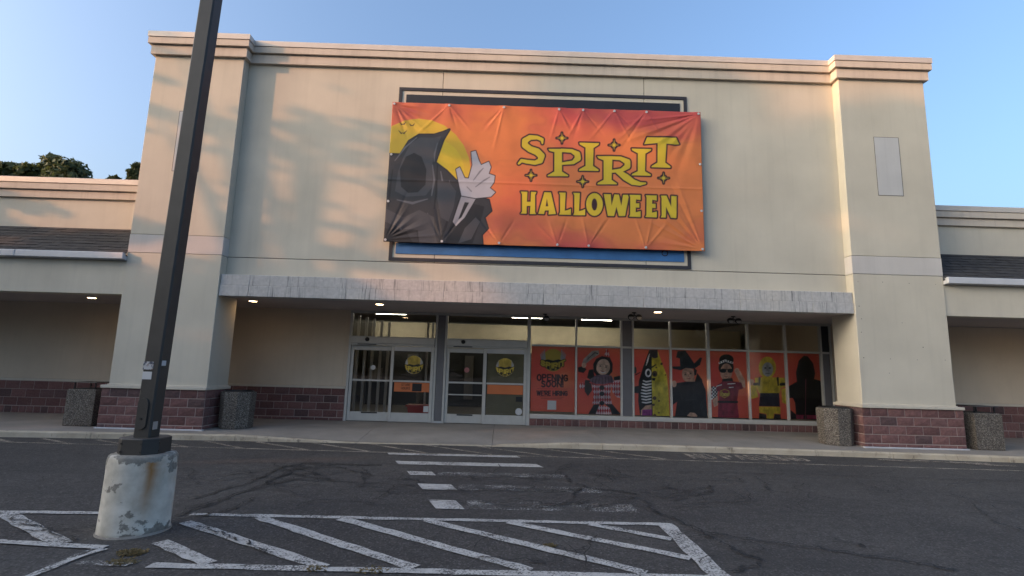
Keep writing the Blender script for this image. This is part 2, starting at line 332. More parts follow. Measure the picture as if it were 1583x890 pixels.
GL = {'N': [[(0, 0), (0, 1)], [(0, 1), (.6, 0)], [(.6, 0), (.6, 1)]], 'O': [[(.3, 0), (.07, .15), (0, .5), (.07, .85), (.3, 1), (.53, .85), (.6, .5), (.53, .15), (.3, 0)]], 'P': [[(0, 0), (0, 1), (.4, 1), (.56, .88), (.56, .64), (.4, .5), (0, .5)]],
      'A': [[(0, 0), (.32, 1), (.64, 0)], [(.12, .35), (.52, .35)]], 'R': [[(0, 0), (0, 1), (.4, 1), (.56, .88), (.56, .64), (.4, .5), (0, .5)], [(.28, .5), (.6, 0)]], 'K': [[(0, 0), (0, 1)], [(.56, 1), (0, .42)], [(.2, .6), (.6, 0)]], 'I': [[(.0, 0), (.0, 1)]],
      'G': [[(.56, .84), (.3, 1), (.07, .85), (0, .5), (.07, .15), (.3, 0), (.56, .12), (.56, .46), (.34, .46)]], 'E': [[(.5, 1), (0, 1), (0, 0), (.5, 0)], [(0, .52), (.42, .52)]], 'S': [[(.5, .86), (.3, 1), (.08, .92), (.04, .7), (.16, .55), (.4, .46), (.52, .28), (.44, .07), (.22, 0), (0, .14)]],
      'W': [[(0, 1), (.2, 0), (.42, .95), (.64, 0), (.84, 1)]], 'H': [[(0, 0), (0, 1)], [(.6, 0), (.6, 1)], [(0, .5), (.6, .5)]], 'L': [[(0, 1), (0, 0), (.48, 0)]], '!': [[(.0, 1), (.0, .32)], [(.0, .05), (.0, .0)]], "'": [[(0, 1), (0, .78)]], ' ': [],
      'T': [[(0, 1), (.6, 1)], [(.3, 1), (.3, 0)]], 'a': [[(.0, .55), (.3, .6), (.36, .45), (.36, 0)], [(.36, .3), (.05, .3), (0, .1), (.2, 0), (.36, .1)]], 'c': [[(.36, .5), (.18, .6), (0, .4), (.02, .12), (.2, 0), (.36, .1)]], 'e': [[(0, .3), (.36, .3), (.34, .52), (.18, .6), (0, .4), (.02, .12), (.2, 0), (.36, .1)]], 'r': [[(0, .6), (0, 0)], [(0, .4), (.14, .58), (.3, .56)]],
      'U': [[(0, 1), (0, .2), (.14, 0), (.42, 0), (.56, .2), (.56, 1)]], 'F': [[(0, 0), (0, 1), (.5, 1)], [(0, .52), (.4, .52)]]}
ADV = {'I': .24, '!': .26, "'": .2, ' ': .42, 'W': 1.1, 'r': .48, 'a': .56, 'c': .52, 'e': .56, 'A': .9, 'L': .74, 'E': .76, 'S': .78}
def layout(text):
    x = 0; out = []
    for ch in text:
        out += [[(x+a, b) for a, b in s] for s in GL[ch]]; x += ADV.get(ch, .86)
    return out, x-.24
def road_text(text, x0, x1, y0, y1, mat, wd):
    S, tot = layout(text); mb = MB(); k = 0
    for s in S:
        for (a, b), (c, d) in zip(s, s[1:]):
            p = Vector((x0+(x1-x0)*a/tot, y0+(y1-y0)*b)); q = Vector((x0+(x1-x0)*c/tot, y0+(y1-y0)*d)); e = (q-p).normalized(); n = Vector((-e.y, e.x))*wd/2; p = p-e*wd*.3; q = q+e*wd*.3; k += 1; z = GZ+.004+k*.00008
            mb.add([(p.x+n.x, p.y+n.y, z), (p.x-n.x, p.y-n.y, z), (q.x-n.x, q.y-n.y, z), (q.x+n.x, q.y+n.y, z)], [(0, 1, 2, 3)])
    return mb.build('painted_lettering', mat, lot)
road_text('NO PARKING', 4.05, 6.5, -1.42, -.80, YL, .075)
for a, b in [((8.2, -1.0), (8.75, -1.12)), ((8.5, -1.02), (9.1, -1.25)), ((8.9, -1.02), (9.3, -1.06)), ((9.35, -1.05), (9.75, -1.25)), ((9.7, -1.08), (10.15, -1.3)), ((10.0, -1.1), (10.5, -1.4)), ((9.9, -1.35), (10.8, -1.45)), ((10.2, -1.15), (10.5, -1.18))]:
    ribbon('faded_letter_stroke', [a, b], .1, YL, jit=.02)
def wander(pts, amp=.06, n=9):
    out = []
    for (a, b), (c, d) in zip(pts, pts[1:]):
        for i in range(n): t = i/n; out.append((a+(c-a)*t+random.uniform(-amp, amp), b+(d-b)*t+random.uniform(-amp, amp)))
    return out+[pts[-1]]
def gpt(u, v):
    d = _fw+CR*((u-791.5)/FPX)-CU*((v-445)/FPX); p = CAM+d*(GZ-CAM[2])/d[2]; return (float(p[0]), float(p[1]))
TAR = [([(275, 800), (340, 775), (400, 752), (460, 725), (520, 718), (590, 720)], .10), ([(300, 772), (380, 748), (440, 722), (500, 716)], .09), ([(280, 790), (370, 762), (450, 742), (540, 745), (640, 752)], .05), ([(420, 718), (470, 738), (510, 742)], .07), ([(390, 745), (430, 728), (520, 722), (575, 735), (560, 743)], .06), ([(330, 716), (430, 716), (520, 718), (610, 718)], .05), ([(300, 800), (350, 790), (395, 770)], .06),
       ([(540, 718), (570, 728), (560, 742)], .05), ([(450, 722), (500, 735), (548, 728)], .045), ([(600, 742), (640, 741), (660, 750)], .05), ([(850, 726), (900, 728), (1000, 729), (1100, 731), (1250, 735), (1420, 740), (1583, 745)], .05), ([(868, 732), (880, 745), (905, 755), (960, 760), (985, 766)], .08), ([(900, 755), (880, 775), (850, 786), (780, 785)], .06), ([(998, 775), (1012, 792), (1040, 802), (1090, 826), (1130, 850), (1160, 862)], .06), ([(1065, 812), (1100, 830), (1145, 858), (1180, 868), (1165, 880), (1120, 885)], .05), ([(1100, 826), (1200, 840), (1320, 858), (1420, 873), (1480, 884)], .055), ([(1280, 832), (1330, 845), (1330, 845)], .035), ([(1030, 755), (1060, 760), (1100, 752), (1095, 765)], .05), ([(1040, 774), (1080, 766), (1100, 758)], .05), ([(1140, 738), (1150, 748)], .05), ([(1165, 737), (1190, 750), (1180, 762)], .04), ([(1320, 745), (1385, 764)], .04), ([(1470, 764), (1545, 788)], .04), ([(1500, 780), (1550, 812), (1583, 822)], .04),
       ([(0, 825), (80, 822), (155, 816)], .035), ([(10, 802), (60, 815), (110, 838)], .06), ([(300, 815), (350, 828), (400, 850), (420, 858)], .05), ([(740, 865), (860, 870), (905, 845), (925, 830)], .05), ([(120, 700), (300, 704), (480, 712)], .03), ([(660, 735), (760, 737), (880, 736)], .03), ([(640, 757), (760, 758), (940, 760)], .035), ([(690, 775), (800, 782), (980, 780)], .04), ([(900, 790), (960, 776), (990, 770)], .04), ([(725, 736), (735, 742), (790, 737), (835, 742), (860, 735)], .05), ([(735, 760), (800, 756), (850, 762), (900, 757)], .06), ([(740, 778), (800, 774), (860, 782), (910, 776)], .07)]
for pts, wd in TAR:
    ribbon('tar_crack_seal', wander([gpt(u, v) for u, v in pts], .05, 9), (lambda wd: (lambda t: wd*.62*(.4+.6*random.random())))(wd), M['tar'], jit=.010, step=.06)

def crack_web(cx, cy, n, sx, sy, L, wd):
    for k in range(n):
        x, y = cx+random.gauss(0, sx), cy+random.gauss(0, sy); a = random.choice((0, .2, -.25, math.pi, 1.3, -1.2))+random.gauss(0, .35); p = [(x, y)]
        for i in range(int(L*random.uniform(.4, 1.3)/.12)):
            a += random.gauss(0, .42); x += .12*math.cos(a); y += .12*math.sin(a); p.append((x, y))
        if len(p) > 2 and min(q[1] for q in p) > -12 and max(q[1] for q in p) < -1.2: ribbon('pavement_crack', p, lambda t: wd*(.4+.9*random.random())*(1-.6*t), M['tar'], jit=.004, step=.05)
crack_web(-3.2, -4.4, 22, 1.3, .75, 1.6, .030); crack_web(.9, -4.4, 24, 1.0, .8, 1.5, .026); crack_web(3.0, -5.0, 10, 1.0, .9, 1.6, .022); crack_web(5.5, -4.2, 10, 2.0, 1.0, 2.0, .020); crack_web(-6.5, -4.5, 5, 1.5, 1.0, 1.6, .018); crack_web(.6, -7.2, 5, .5, .3, .7, .016)
# ------------------------------------------------------------------ bricks
def block_mesh(wd, ht, seed, dp=.06):
    r = random.Random(seed); nx, nz = 4, 3; v = []; f = []
    for j in range(nz+1):
        for i in range(nx+1):
            e = i in (0, nx) or j in (0, nz); v.append(((i/nx-.5)*wd, (-.002 if e else -.006-r.random()*.010), j/nz*ht))
    for j in range(nz):
        for i in range(nx): k = j*(nx+1)+i; f.append((k, k+1, k+nx+2, k+nx+1))
    ring = list(range(nx+1))+[j*(nx+1)+nx for j in range(1, nz+1)]+[nz*(nx+1)+i for i in range(nx-1, -1, -1)]+[j*(nx+1) for j in range(nz-1, 0, -1)]
    n = len(v); v += [(v[i][0], dp, v[i][2]) for i in ring]; m = len(ring); f += [(ring[(i+1) % m], ring[i], n+i, n+(i+1) % m) for i in range(m)]
    me = bpy.data.meshes.new('block'); me.from_pydata(v, [], f); me.materials.append(M['brick']); return me
_bc = {}
def bmesh_for(wd, ht):
    k = (round(wd, 2), round(ht, 2), random.randrange(3))
    if k not in _bc: _bc[k] = block_mesh(k[0], k[1], len(_bc))
    return _bc[k]
BW, BH, MJ = .405, .205, .016
def courses(parent, a, b, y, rot, rows, z0=0, off=0, bw=BW):
    """lay bricks along a line of length b-a on a face; rot 0 faces -Y, 1 faces +X, -1 faces -X (a,b then run along Y)"""
    z = z0
    for r, (ht, sh) in enumerate(rows):
        s = a+((sh+off) % 1.0)*bw-bw
        while s < b:
            p, q = max(s, a), min(s+bw, b); s += bw
            if q-p < .05: continue
            me = bmesh_for(q-p-MJ, ht-MJ); c = (p+q)/2
            loc = (c, y, z+MJ/2) if rot == 0 else (y, c, z+MJ/2)
            o = link_mesh('brick', me, loc, parent); o.rotation_euler = (0, 0, rot*math.pi/2)
        z += ht
ROWS = [(.09, .45), (BH, .0), (BH, .5), (BH, .0), (BH, .5)]      # half course at the foot, then four full ones

# ------------------------------------------------------------------ store building
D1, D2 = .27, 2.875
XL0, XL1, XR0, XR1 = -9.25, -6.962, 8.63, 10.90
BL0, BL1, BR0, BR1 = -9.355, -6.93, 8.575, 11.01
PD = .95       # pier depth under the canopy
store = empty('store_building', (0, 1.2, 0), 'cream stucco store with two tall piers, stepped cornice and glass storefront', 'building')
# body behind the facade
MB().box(XL0+.05, XR1-.05, D1+.32, 26, 3.9, 9.3).build('rear_mass', M['stucco'], store)
TW = D1+.3
for x0, x1 in [(XL1, -1.815), (-1.80, 3.54), (3.555, XR0)]:
    box('wall_panel', x0, x1, D1, TW, 4.176, 9.42, M['stucco'], store, .006)
box('wall_panel', XL1, XR0, D1-.001, TW, 3.60, 4.16, M['stucco'], store, .006)
box('joint_backing', XL1, XR0, D1+.012, TW-.01, 3.62, 9.4, M['joint'], store)
def pier(x0, x1, bx0, bx1, band_mat):
    p = box('pier', x0, x1, 0, PD, .97, 4.158, M['stucco'], store, .008)
    box('upper_shaft', x0, x1, 0, PD, 4.626, 9.42, M['stucco'], p, .008)
    box('band', x0-.004, x1+.004, -.004, PD+.004, 4.166, 4.618, band_mat, p, .006)
    box('core', x0+.012, x1-.012, .012, PD-.012, 4.1, 4.7, M['joint'], p)
    MB().box(bx0-.015, bx1+.015, -.10, PD+.07, .905, .975, .008).box(x0-.02, x1+.02, -.03, PD+.03, .975, 1.0, .006).build('water_table_trim', M['trim'], p)
    base = box('brick_base', bx0+.008, bx1-.008, -.057, PD+.037, -.14, .905, M['mortar'], store)
    courses(base, bx0, bx1, -.06, 0, ROWS, -.0)
    courses(base, -.05, PD+.04, bx1-.005, 1, ROWS, 0, .5); courses(base, -.05, PD+.04, bx0+.005, -1, ROWS, 0, .5)
    MB().box(bx0-.03, bx1+.03, -.095, -.02, -.03, .012, .004).build('grout_bead', M['gutter'], store)
    return p
pl = pier(XL0, XL1, BL0, BL1, M['band']); pr = pier(XR0, XR1, BR0, BR1, M['band'])
for x0, x1, z0, z1, par in [(9.455, 10.09, 6.225, 7.79, pr), (-8.44, -7.80, 6.28, 7.87, pl)]:
    box('patch_panel', x0, x1, -.006, .02, z0, z1, M['panel_grey'], par, .003)
    MB().box(x0-.012, x1+.012, -.003, .015, z0-.012, z1+.012).build('patch_joint', M['joint'], par)
for u, v_ in [(240, 98), (346, 100), (460, 105), (574, 110), (245, 203), (255, 258), (255, 315), (496, 434), (375, 491), (265, 425), (615, 435), (380, 430), (520, 380), (430, 275)]:
    p = on_plane(1240+u/2.781, 400+v_/2.781, -.001)
    if float(p[0]) > XR0+.03: MB().tube([(float(p[0]), .004, float(p[2])), (float(p[0]), -.003, float(p[2]))], random.uniform(.006, .013), 8).build('anchor_hole', M['joint'], pr)
def ring_tier(name, off, z0, z1, mat, parent, bev=.012):
    """one tier of the cornice, following the stepped plan of piers and wall"""
    def outer(o): return [(XL0-o, 1.6), (XL0-o, -o), (XL1+o, -o), (XL1+o, D1-o), (XR0-o, D1-o), (XR0-o, -o), (XR1+o, -o), (XR1+o, 1.6)]
    a = outer(off); ins = [(XL0+.3, 1.6), (XL0+.3, .35), (XL1-.05, .35), (XL1-.05, .55), (XR0+.05, .55), (XR0+.05, .35), (XR1-.3, .35), (XR1-.3, 1.6)]
    n = len(a); v = [(x, y, z0) for x, y in a]+[(x, y, z1-bev) for x, y in a]+[(x, y, z1) for x, y in outer(off-bev)]+[(x, y, z1) for x, y in ins]+[(x, y, z0) for x, y in ins]
    f = []
    for i in range(n-1):
        for k in range(4): f.append((k*n+i, k*n+i+1, (k+1)*n+i+1, (k+1)*n+i))
        f.append((4*n+i, 4*n+i+1, i+1, i))
    f += [tuple(k*n for k in range(5)), tuple(k*n+n-1 for k in range(4, -1, -1))]
    return mk(name, v, f, mat, parent)
ring_tier('cornice_tier', .085, 9.395, 9.648, M['cornice'], store); ring_tier('cornice_tier', .15, 9.660, 9.835, M['cornice'], store); ring_tier('cornice_coping', .165, 9.842, 9.995, M['coping'], store)
ring_tier('cornice_gap', .03, 9.60, 9.86, M['joint'], store)
# canopy
CY = .035
can = MB().box(XL1+.01, XR0-.01, CY+.03, D1+.25, 3.18, 3.67).build('canopy', M['fascia'], store)
xs = [XL1+.004, -6.25, -3.9, -1.5, .95, 3.4, 5.8, 7.6, XR0-.004]
for a, b in zip(xs, xs[1:]):
    box('fascia_board', a+.003, b-.003, CY, CY+.06, 3.165, 3.43, M['fascia'], can, .006); box('fascia_board', a+.003, b-.003, CY+.018, CY+.06, 3.436, 3.695, M['fascia'], can, .006)
box('soffit', XL0-.2, XR1+.2, CY+.06, D2+.3, 3.19, 3.30, M['soffit'], store)
def downlight(x, y, z, parent):
    t = MB(); n = 24; v = []
    for r, zz in ((.13, z-.012), (.10, z-.012), (.10, z+.0)): v += [(x+r*math.cos(k*2*math.pi/n), y+r*math.sin(k*2*math.pi/n), zz) for k in range(n)]
    v += [(x+.13*math.cos(k*2*math.pi/n), y+.13*math.sin(k*2*math.pi/n), z) for k in range(n)]
    f = [(i*n+(k+1) % n, i*n+k, (i+1)*n+k, (i+1)*n+(k+1) % n) for i in range(2) for k in range(n)]+[(k, (k+1) % n, 3*n+(k+1) % n, 3*n+k) for k in range(n)]
    d = mk('downlight', v, f, M['alu2'], parent)
    mk('lamp_lens', [(x+.1*math.cos(k*2*math.pi/n), y+.1*math.sin(k*2*math.pi/n), z-.008) for k in range(n)]+[(x, y, z-.02)], [((k+1) % n, k, n) for k in range(n)], M['downlight'], d)
for x, y in [(-6.67, 1.2), (-3.3, 1.1), (4.06, 1.07)]: downlight(x, y, 3.19, store)
# recessed wall at the left of the storefront
rw = box('recessed_wall', -9.6, -4.54, D2, D2+.2, .97, 3.19, M['stucco_low'], store)
MB().box(-9.6, -4.56, D2-.05, D2+.02, .90, .965, .006).build('water_table_trim', M['trim'], store)
bb = box('brick_base', -9.6, -4.55, D2-.041, D2+.15, -.05, .90, M['mortar'], store)
courses(bb, -9.6, -4.55, D2-.045, 0, ROWS, -.005)
box('corner_bead', -4.72, -4.66, D2-.012, D2+.02, .97, 3.19, M['stucco_low'], store)
# ---- storefront
GY = D2+.03
def bar(x0, x1, z0, z1, mat=None, y0=D2-.045, y1=D2+.06, par=None, name='mullion', b=.004): return box(name, x0, x1, y0, y1, z0, z1, mat or M['alu'], par or sf, b)
def pane(x0, x1, z0, z1, par=None, y=GY): return box('pane', x0, x1, y, y+.006, z0, z1, M['glass'], par or sf)
sf = box('storefront_frame', -4.55, 9.80, D2-.045, D2+.06, 3.115, 3.188, M['alu2'], store, .004)
bar(-4.545, -4.475, 0, 3.11); bar(-2.02, -1.955, 0, 3.11); bar(-1.735, -1.67, 0, 3.11); bar(.70, .80, 0, 3.11)
bar(-1.95, -1.74, .06, 3.11, M['grey_frame'], D2-.02, D2+.06, name='infill_panel'); bar(-1.955, -1.735, 0.0, .055, M['white'], D2-.05, D2+.06, name='foot_block')
XB = [.80, 2.15, 3.49, 3.83, 4.95, 6.07, 7.26, 8.39, 9.45, 9.74]
bar(.805, 9.80, .205, .325, M['alu'], D2-.07, D2+.06, name='sill_rail')
for x in XB[1:]:
    wd = .055 if abs(x-6.07) > .01 else .085
    bar(x-wd/2, x+wd/2, .33, 3.11)
ZM = 2.315
for a, b in zip(XB, XB[1:]):
    bar(a+.03, b-.03, ZM-.028, ZM+.028, name='transom_bar', y0=D2-.04)
    if abs(a-3.49) < .01 or a > 9.4:
        bar(a+.03, b-.03, .33, ZM-.03, M['grey_frame'], D2-.01, D2+.05, name='infill_panel'); bar(a+.03, b-.03, ZM+.03, 3.11, M['grey_frame'] if a < 9 else M['sign_dark'], D2-.01, D2+.05, name='infill_panel')
    else:
        pane(a+.02, b-.02, .32, ZM); pane(a+.02, b-.02, ZM, 3.12)
wb = box('brick_base', .80, 9.8, D2-.041, D2+.15, -.05, .20, M['mortar'], store)
courses(wb, .80, 9.8, D2-.045, 0, [(.20, 0)], 0.0, 0, .206)
box('end_wall', 9.80, 11.3, D2-.02, D2+.2, 0, 3.19, M['stucco_low'], store)
# ---- sliding doors
def sliding_door(x0, x1, xm, wide):
    d = box('sliding_door', x0, x1, D2-.13, D2+.06, 2.235, 2.41, M['alu'], store, .006); box('header_lip', x0+.01, x1-.01, D2-.10, D2+.05, 2.17, 2.232, M['alu2'], d, .004)
    box('door_closer_slot', x0+.2, x0+.75, D2-.112, D2-.09, 2.188, 2.212, M['black'], d)
    MB().tube([(x0+.48, D2-.132, 2.34), (x0+.48, D2-.175, 2.325)], [.065, .045], 14).build('motion_sensor', M['black'], d, True)
    pane(x0+.02, x1-.02, 2.41, 3.12, d)
    box('transom_sill', x0+.005, x1-.005, D2-.06, D2+.06, 2.412, 2.44, M['alu2'], d)
    for (a, b, y, top) in ((x0, xm+.03, D2+.02, M['alu2']), (xm-.03, x1, D2-.045, M['white'])):
        st = .085; yy0, yy1 = y-.022, y+.022
        lf = [(a, a+st, .0, 2.165), (b-st, b, .0, 2.165)]
        for q in lf: box('door_stile', q[0], q[1], yy0, yy1, .01, 2.165, M['alu'], d, .004)
        box('top_rail', a+st+.002, b-st-.002, yy0-.004, yy1, 2.03, 2.16, M['alu'] if y > D2 else M['white'], d, .004); box('bottom_rail', a+st+.002, b-st-.002, yy0, yy1, .012, .265, M['alu'], d, .004)
        box('mid_rail', a+st+.002, b-st-.002, yy0, yy1, 1.135, 1.185, M['alu'], d, .004)
        pane(a+st, b-st, .26, 1.14, d, y); pane(a+st, b-st, 1.18, 2.04, d, y)
        if y > D2: box('kick_slot', (a+b)/2-.22, (a+b)/2+.24, yy0-.01, yy0+.002, .225, .262, M['black'], d)
        else: box('stile_gasket', a+st*.9, a+st*.9+.01, yy0-.003, yy1, .27, 2.03, M['black'], d)
    return d
sd1 = sliding_door(-4.47, -2.025, -3.24, 1); sd2 = sliding_door(-1.665, .695, -.53, 0)
box('mid_rail', -1.57, -.59, D2, D2+.035, .80, .83, M['alu'], sd2); 
box('olive_backing', -.46, .60, D2-.018, D2-.012, .27, 2.03, M['backing'], sd2)
# ---- room behind the glass
room = box('interior_floor', -9.5, 11, D2+.12, 16, -.02, .0, M['room_floor'], store); box('ceiling', -9.5, 11, D2+.12, 16, 3.95, 4.03, M['room'], room)
box('bulkhead', -9.5, 11, D2+.12, D2+.3, 3.2, 3.95, M['room'], room)
box('sky_reflection_panel', -5.7, 10.3, 10.0, 10.2, 2.3, 3.48, M['reflection_cream'], room); box('shelving', -5.7, 10.3, 9.6, 10.0, 0, 2.28, M['black'], room)  # cream panel added to stand in for sunset sky mirrored in the transoms
for k in range(20): box('boxed_goods', -5.6+.8*k, -5.6+.8*k+random.uniform(.3, .7), 9.45, 9.6, .3+.6*random.randrange(3), .3+.6*random.randrange(1, 4), M['room_floor'], room)
box('back_wall', -9.5, 11, 15.9, 16.1, 0, 3.95, M['room'], room); box('side_wall', -9.6, -9.5, D2+.2, 16, 0, 3.95, M['room'], room); box('side_wall', 11, 11.1, D2+.2, 16, 0, 3.95, M['room'], room)
for x, y in [(-4.5, 8.0), (-4.1, 7.0), (.9, 8.0), (.8, 7.0), (3.7, 8.1), (3.5, 7.2)]:
    fx = box('fluorescent_fixture', x-.62, x+.62, y-.15, y+.15, 3.66, 3.74, M['room_ceiling'], room)
    for s in (-.08, .08): MB().tube([(x-.6, y+s, 3.635), (x+.6, y+s, 3.635)], .018, 8).build('tube', M['tube'], fx)
for i, y in enumerate([3.5, 3.95, 4.4, 5.0, 5.6]): MB().box(-4.52+.12*i, -4.44+.12*i, y, y+.08, 0, 3.1, .004).build('vestibule_mullion', M['alu2'], room)
for x in (-2.62, -2.45): MB().box(x, x+.06, 5.2, 5.28, 0, 3.1, .004).build('vestibule_mullion', M['alu2'], room)
MB().box(-3.0, -.2, 5.55, 5.65, 2.3, 2.42, .004).build('vestibule_header', M['alu2'], room)
# ------------------------------------------------------------------ flat prints (numpy painter, colours per vertex)
class Art:
    def __init__(s, U, V, bg): s.U = U; s.V = V; s.C = np.tile(np.array(bg, float), (len(U), 1)); s.A = np.ones(len(U)); s.o = (0, 0, 1.0); s.aa = .35; s.tex = 0
    def pts(s, p): ox, oy, k = s.o; return [(ox+q[0]/k, oy+q[1]/k)+tuple(r/k for r in q[2:]) for q in p]
    def sel(s, P, m):
        u0 = min(p[0] for p in P)-m; u1 = max(p[0] for p in P)+m; v0 = min(p[1] for p in P)-m; v1 = max(p[1] for p in P)+m
        return np.nonzero((s.U >= u0) & (s.U <= u1) & (s.V >= v0) & (s.V <= v1))[0]
    def seg(s, i, a, b):
        px, py = s.U[i]-a[0], s.V[i]-a[1]; dx, dy = b[0]-a[0], b[1]-a[1]; L = dx*dx+dy*dy+1e-12; t = np.clip((px*dx+py*dy)/L, 0, 1)
        return np.hypot(px-t*dx, py-t*dy), t
    def sd_poly(s, P, i):
        d = np.full(len(i), 1e9); ins = np.zeros(len(i), bool)
        for a, b in zip(P, P[1:]+P[:1]):
            d = np.minimum(d, s.seg(i, a, b)[0])
            c = (a[1] > s.V[i]) != (b[1] > s.V[i])
            ins ^= c & (s.U[i] < (b[0]-a[0])*(s.V[i]-a[1])/((b[1]-a[1]) or 1e-12)+a[0])
        return np.where(ins, -d, d)
    def blend(s, i, sd, col, grow=0):
        a = np.clip(.5-(sd-grow)/(2*s.aa), 0, 1)[:, None]; s.C[i] = s.C[i]*(1-a)+np.array(col)*a
    def shape(s, polys=(), strokes=(), col=(0, 0, 0), out=None, ow=0, fn=None):
        P = [s.pts(p) for p in polys]; S = [s.pts(p) for p in strokes]; ow = ow/s.o[2]
        allp = [q[:2] for p in P+S for q in p]; m = ow+3+max([r[2] for p in S for r in p] or [0]); i = s.sel(allp, m); sd = np.full(len(i), 1e9)
        for p in P: sd = np.minimum(sd, s.sd_poly(p, i))
        for p in S:
            for a, b in zip(p, p[1:]):
                d, t = s.seg(i, a, b); sd = np.minimum(sd, d-(a[2]+(b[2]-a[2])*t))
        if out is not None: s.blend(i, sd, out, ow)
        if fn is not None: col = fn((s.U[i]-s.o[0])*s.o[2], (s.V[i]-s.o[1])*s.o[2])
        if s.tex:
            k = s.tex*(vnoise(s.U[i]*.22+len(i) % 37, s.V[i]*.13, 51)+.6*vnoise(s.U[i]*.6, s.V[i]*.35+len(i) % 23, 52)-.8)+.22*np.clip(sd/6, -1, 0)+.10; col = np.clip(np.asarray(col)*(1+k)[:, None]+np.maximum(k, 0)[:, None]*.02, 0, 1)
        s.blend(i, sd, col)
    def ell(s, cx, cy, rx, ry, col, rot=0, out=None, ow=0):
        c, q = math.cos(rot), math.sin(rot); s.shape([[(cx+rx*math.cos(t)*c-ry*math.sin(t)*q, cy+rx*math.cos(t)*q+ry*math.sin(t)*c) for t in np.linspace(0, 2*math.pi, 24, endpoint=False)]], col=col, out=out, ow=ow)
    def text(s, txt, x, y, wd, ht, r, col, slope=0):
        S, tot = layout(txt); s.shape(strokes=[[(x+wd*a/tot, y-ht*b+slope*wd*a/tot, r) for a, b in st] for st in S], col=col)
def vnoise(x, y, seed):
    r = np.random.default_rng(seed); G = r.random((64, 64)); xi, yi = np.floor(x).astype(int), np.floor(y).astype(int); fx, fy = x-xi, y-yi; fx = fx*fx*(3-2*fx); fy = fy*fy*(3-2*fy)
    q = lambda a, b: G[a % 64, b % 64]
    return (q(xi, yi)*(1-fx)+q(xi+1, yi)*fx)*(1-fy)+(q(xi, yi+1)*(1-fx)+q(xi+1, yi+1)*fx)*fy
def print_sheet(name, x0, x1, z0, z1, y, res, paint, parent=None, dy=None, mat=None, bg=(1, 1, 1), mask=False, thick=.004):
    nx = max(2, int((x1-x0)/res)); nz = max(2, int((z1-z0)/res)); X, Z = np.meshgrid(np.linspace(x0, x1, nx+1), np.linspace(z0, z1, nz+1)); X = X.ravel(); Z = Z.ravel()
    U, V = project(X, np.full_like(X, y), Z); art = Art(U, V, bg); paint(art, X, Z)
    Yv = np.full_like(X, y)+(dy(X, Z) if dy else 0); c = np.array([(x0+x1)/2, y, z0])
    co = np.stack([X, Yv, Z], 1)-c; k = (np.arange(nz)[:, None]*(nx+1)+np.arange(nx)[None]).ravel(); F = np.stack([k, k+1, k+nx+2, k+nx+1], 1)
    if mask: F = F[(art.A[F].min(1) > .5)]
    nv = len(co)
    if not mask:   # back side and rim, so the sheet has a thickness
        ring = np.concatenate([np.arange(nx+1), np.arange(1, nz+1)*(nx+1)+nx, nz*(nx+1)+np.arange(nx-1, -1, -1), np.arange(nz-1, 0, -1)*(nx+1)]); m = len(ring)
        bk = co[ring].copy(); bk[:, 1] += thick; co = np.concatenate([co, bk]); F = np.concatenate([F, np.stack([np.roll(ring, -1), ring, nv+np.arange(m), nv+np.roll(np.arange(m), -1)], 1)])
        art.C = np.concatenate([art.C, art.C[ring]])
    me = bpy.data.meshes.new(name); me.vertices.add(len(co)); me.vertices.foreach_set('co', co.ravel()); me.loops.add(len(F)*4); me.loops.foreach_set('vertex_index', F.ravel().astype(np.int32))
    me.polygons.add(len(F)); me.polygons.foreach_set('loop_start', (np.arange(len(F))*4).astype(np.int32)); me.polygons.foreach_set('loop_total', np.full(len(F), 4, np.int32)); me.polygons.foreach_set('use_smooth', np.ones(len(F), bool))
    me.update(calc_edges=True); at = me.color_attributes.new('print', 'FLOAT_COLOR', 'POINT'); at.data.foreach_set('color', np.concatenate([np.clip(art.C, 0, 1), np.ones((len(co), 1))], 1).ravel().astype(np.float32))
    me.materials.append(mat or M['print']); return put(bpy.data.objects.new(name, me), tuple(c), parent)
def star(cx, cy, R, r=None):
    out = []
    for k in range(16):
        a = k*math.pi/8; rr = R if k % 4 == 0 else (R*.5 if k % 4 == 2 else R*.24); out.append((cx+rr*math.sin(a), cy-rr*math.cos(a)))
    return out
YEL = (.62, .46, .025); INK = (.035, .008, .012); ORA = (.58, .15, .05); REDD = (.47, .060, .05)
# old painted sign field with the banner hung over it
sp = empty('painted_sign_panel', (.85, D1, 4.2), 'dark framed blue sign panel on the wall behind the banner', 'sign')
def frame4(x0, x1, z0, z1, wd, y, mat, nm, par):
    box(nm, x0, x1, y, D1+.01, z1-wd, z1, mat, par); box(nm, x0, x1, y, D1+.01, z0, z0+wd, mat, par); box(nm, x0, x0+wd, y, D1+.01, z0+wd+.001, z1-wd-.001, mat, par); box(nm, x1-wd, x1, y, D1+.01, z0+wd+.001, z1-wd-.001, mat, par)
frame4(-2.955, 4.685, 4.20, 8.885, .085, D1-.02, M['sign_frame'], 'frame_strip', sp)
box('dark_field', -2.76, 4.50, D1-.012, D1+.01, 4.665, 8.69, M['sign_dark'], sp); box('blue_field', -2.79, 4.51, D1-.018, D1+.01, 4.385, 4.66, M['sign_blue'], sp)
n = 20; mk('trademark_ring', [(4.02+r*math.cos(k*2*math.pi/n), D1-.022, 4.60+r*math.sin(k*2*math.pi/n)) for r in (.085, .06) for k in range(n)], [(k, (k+1) % n, n+(k+1) % n, n+k) for k in range(n)], M['sign_dark'], sp)
BX0, BX1, BZ0, BZ1, BYP = -3.075, 4.99, 4.648, 8.385, .13
GT = [-3.03, -1.60, -.17, 1.27, 1.90, 2.72, 3.56, 4.93]; GB = [-3.03, -1.62, -.19, 1.27, 2.06, 3.50, 4.93]; GS = [5.55, 6.55, 7.4]
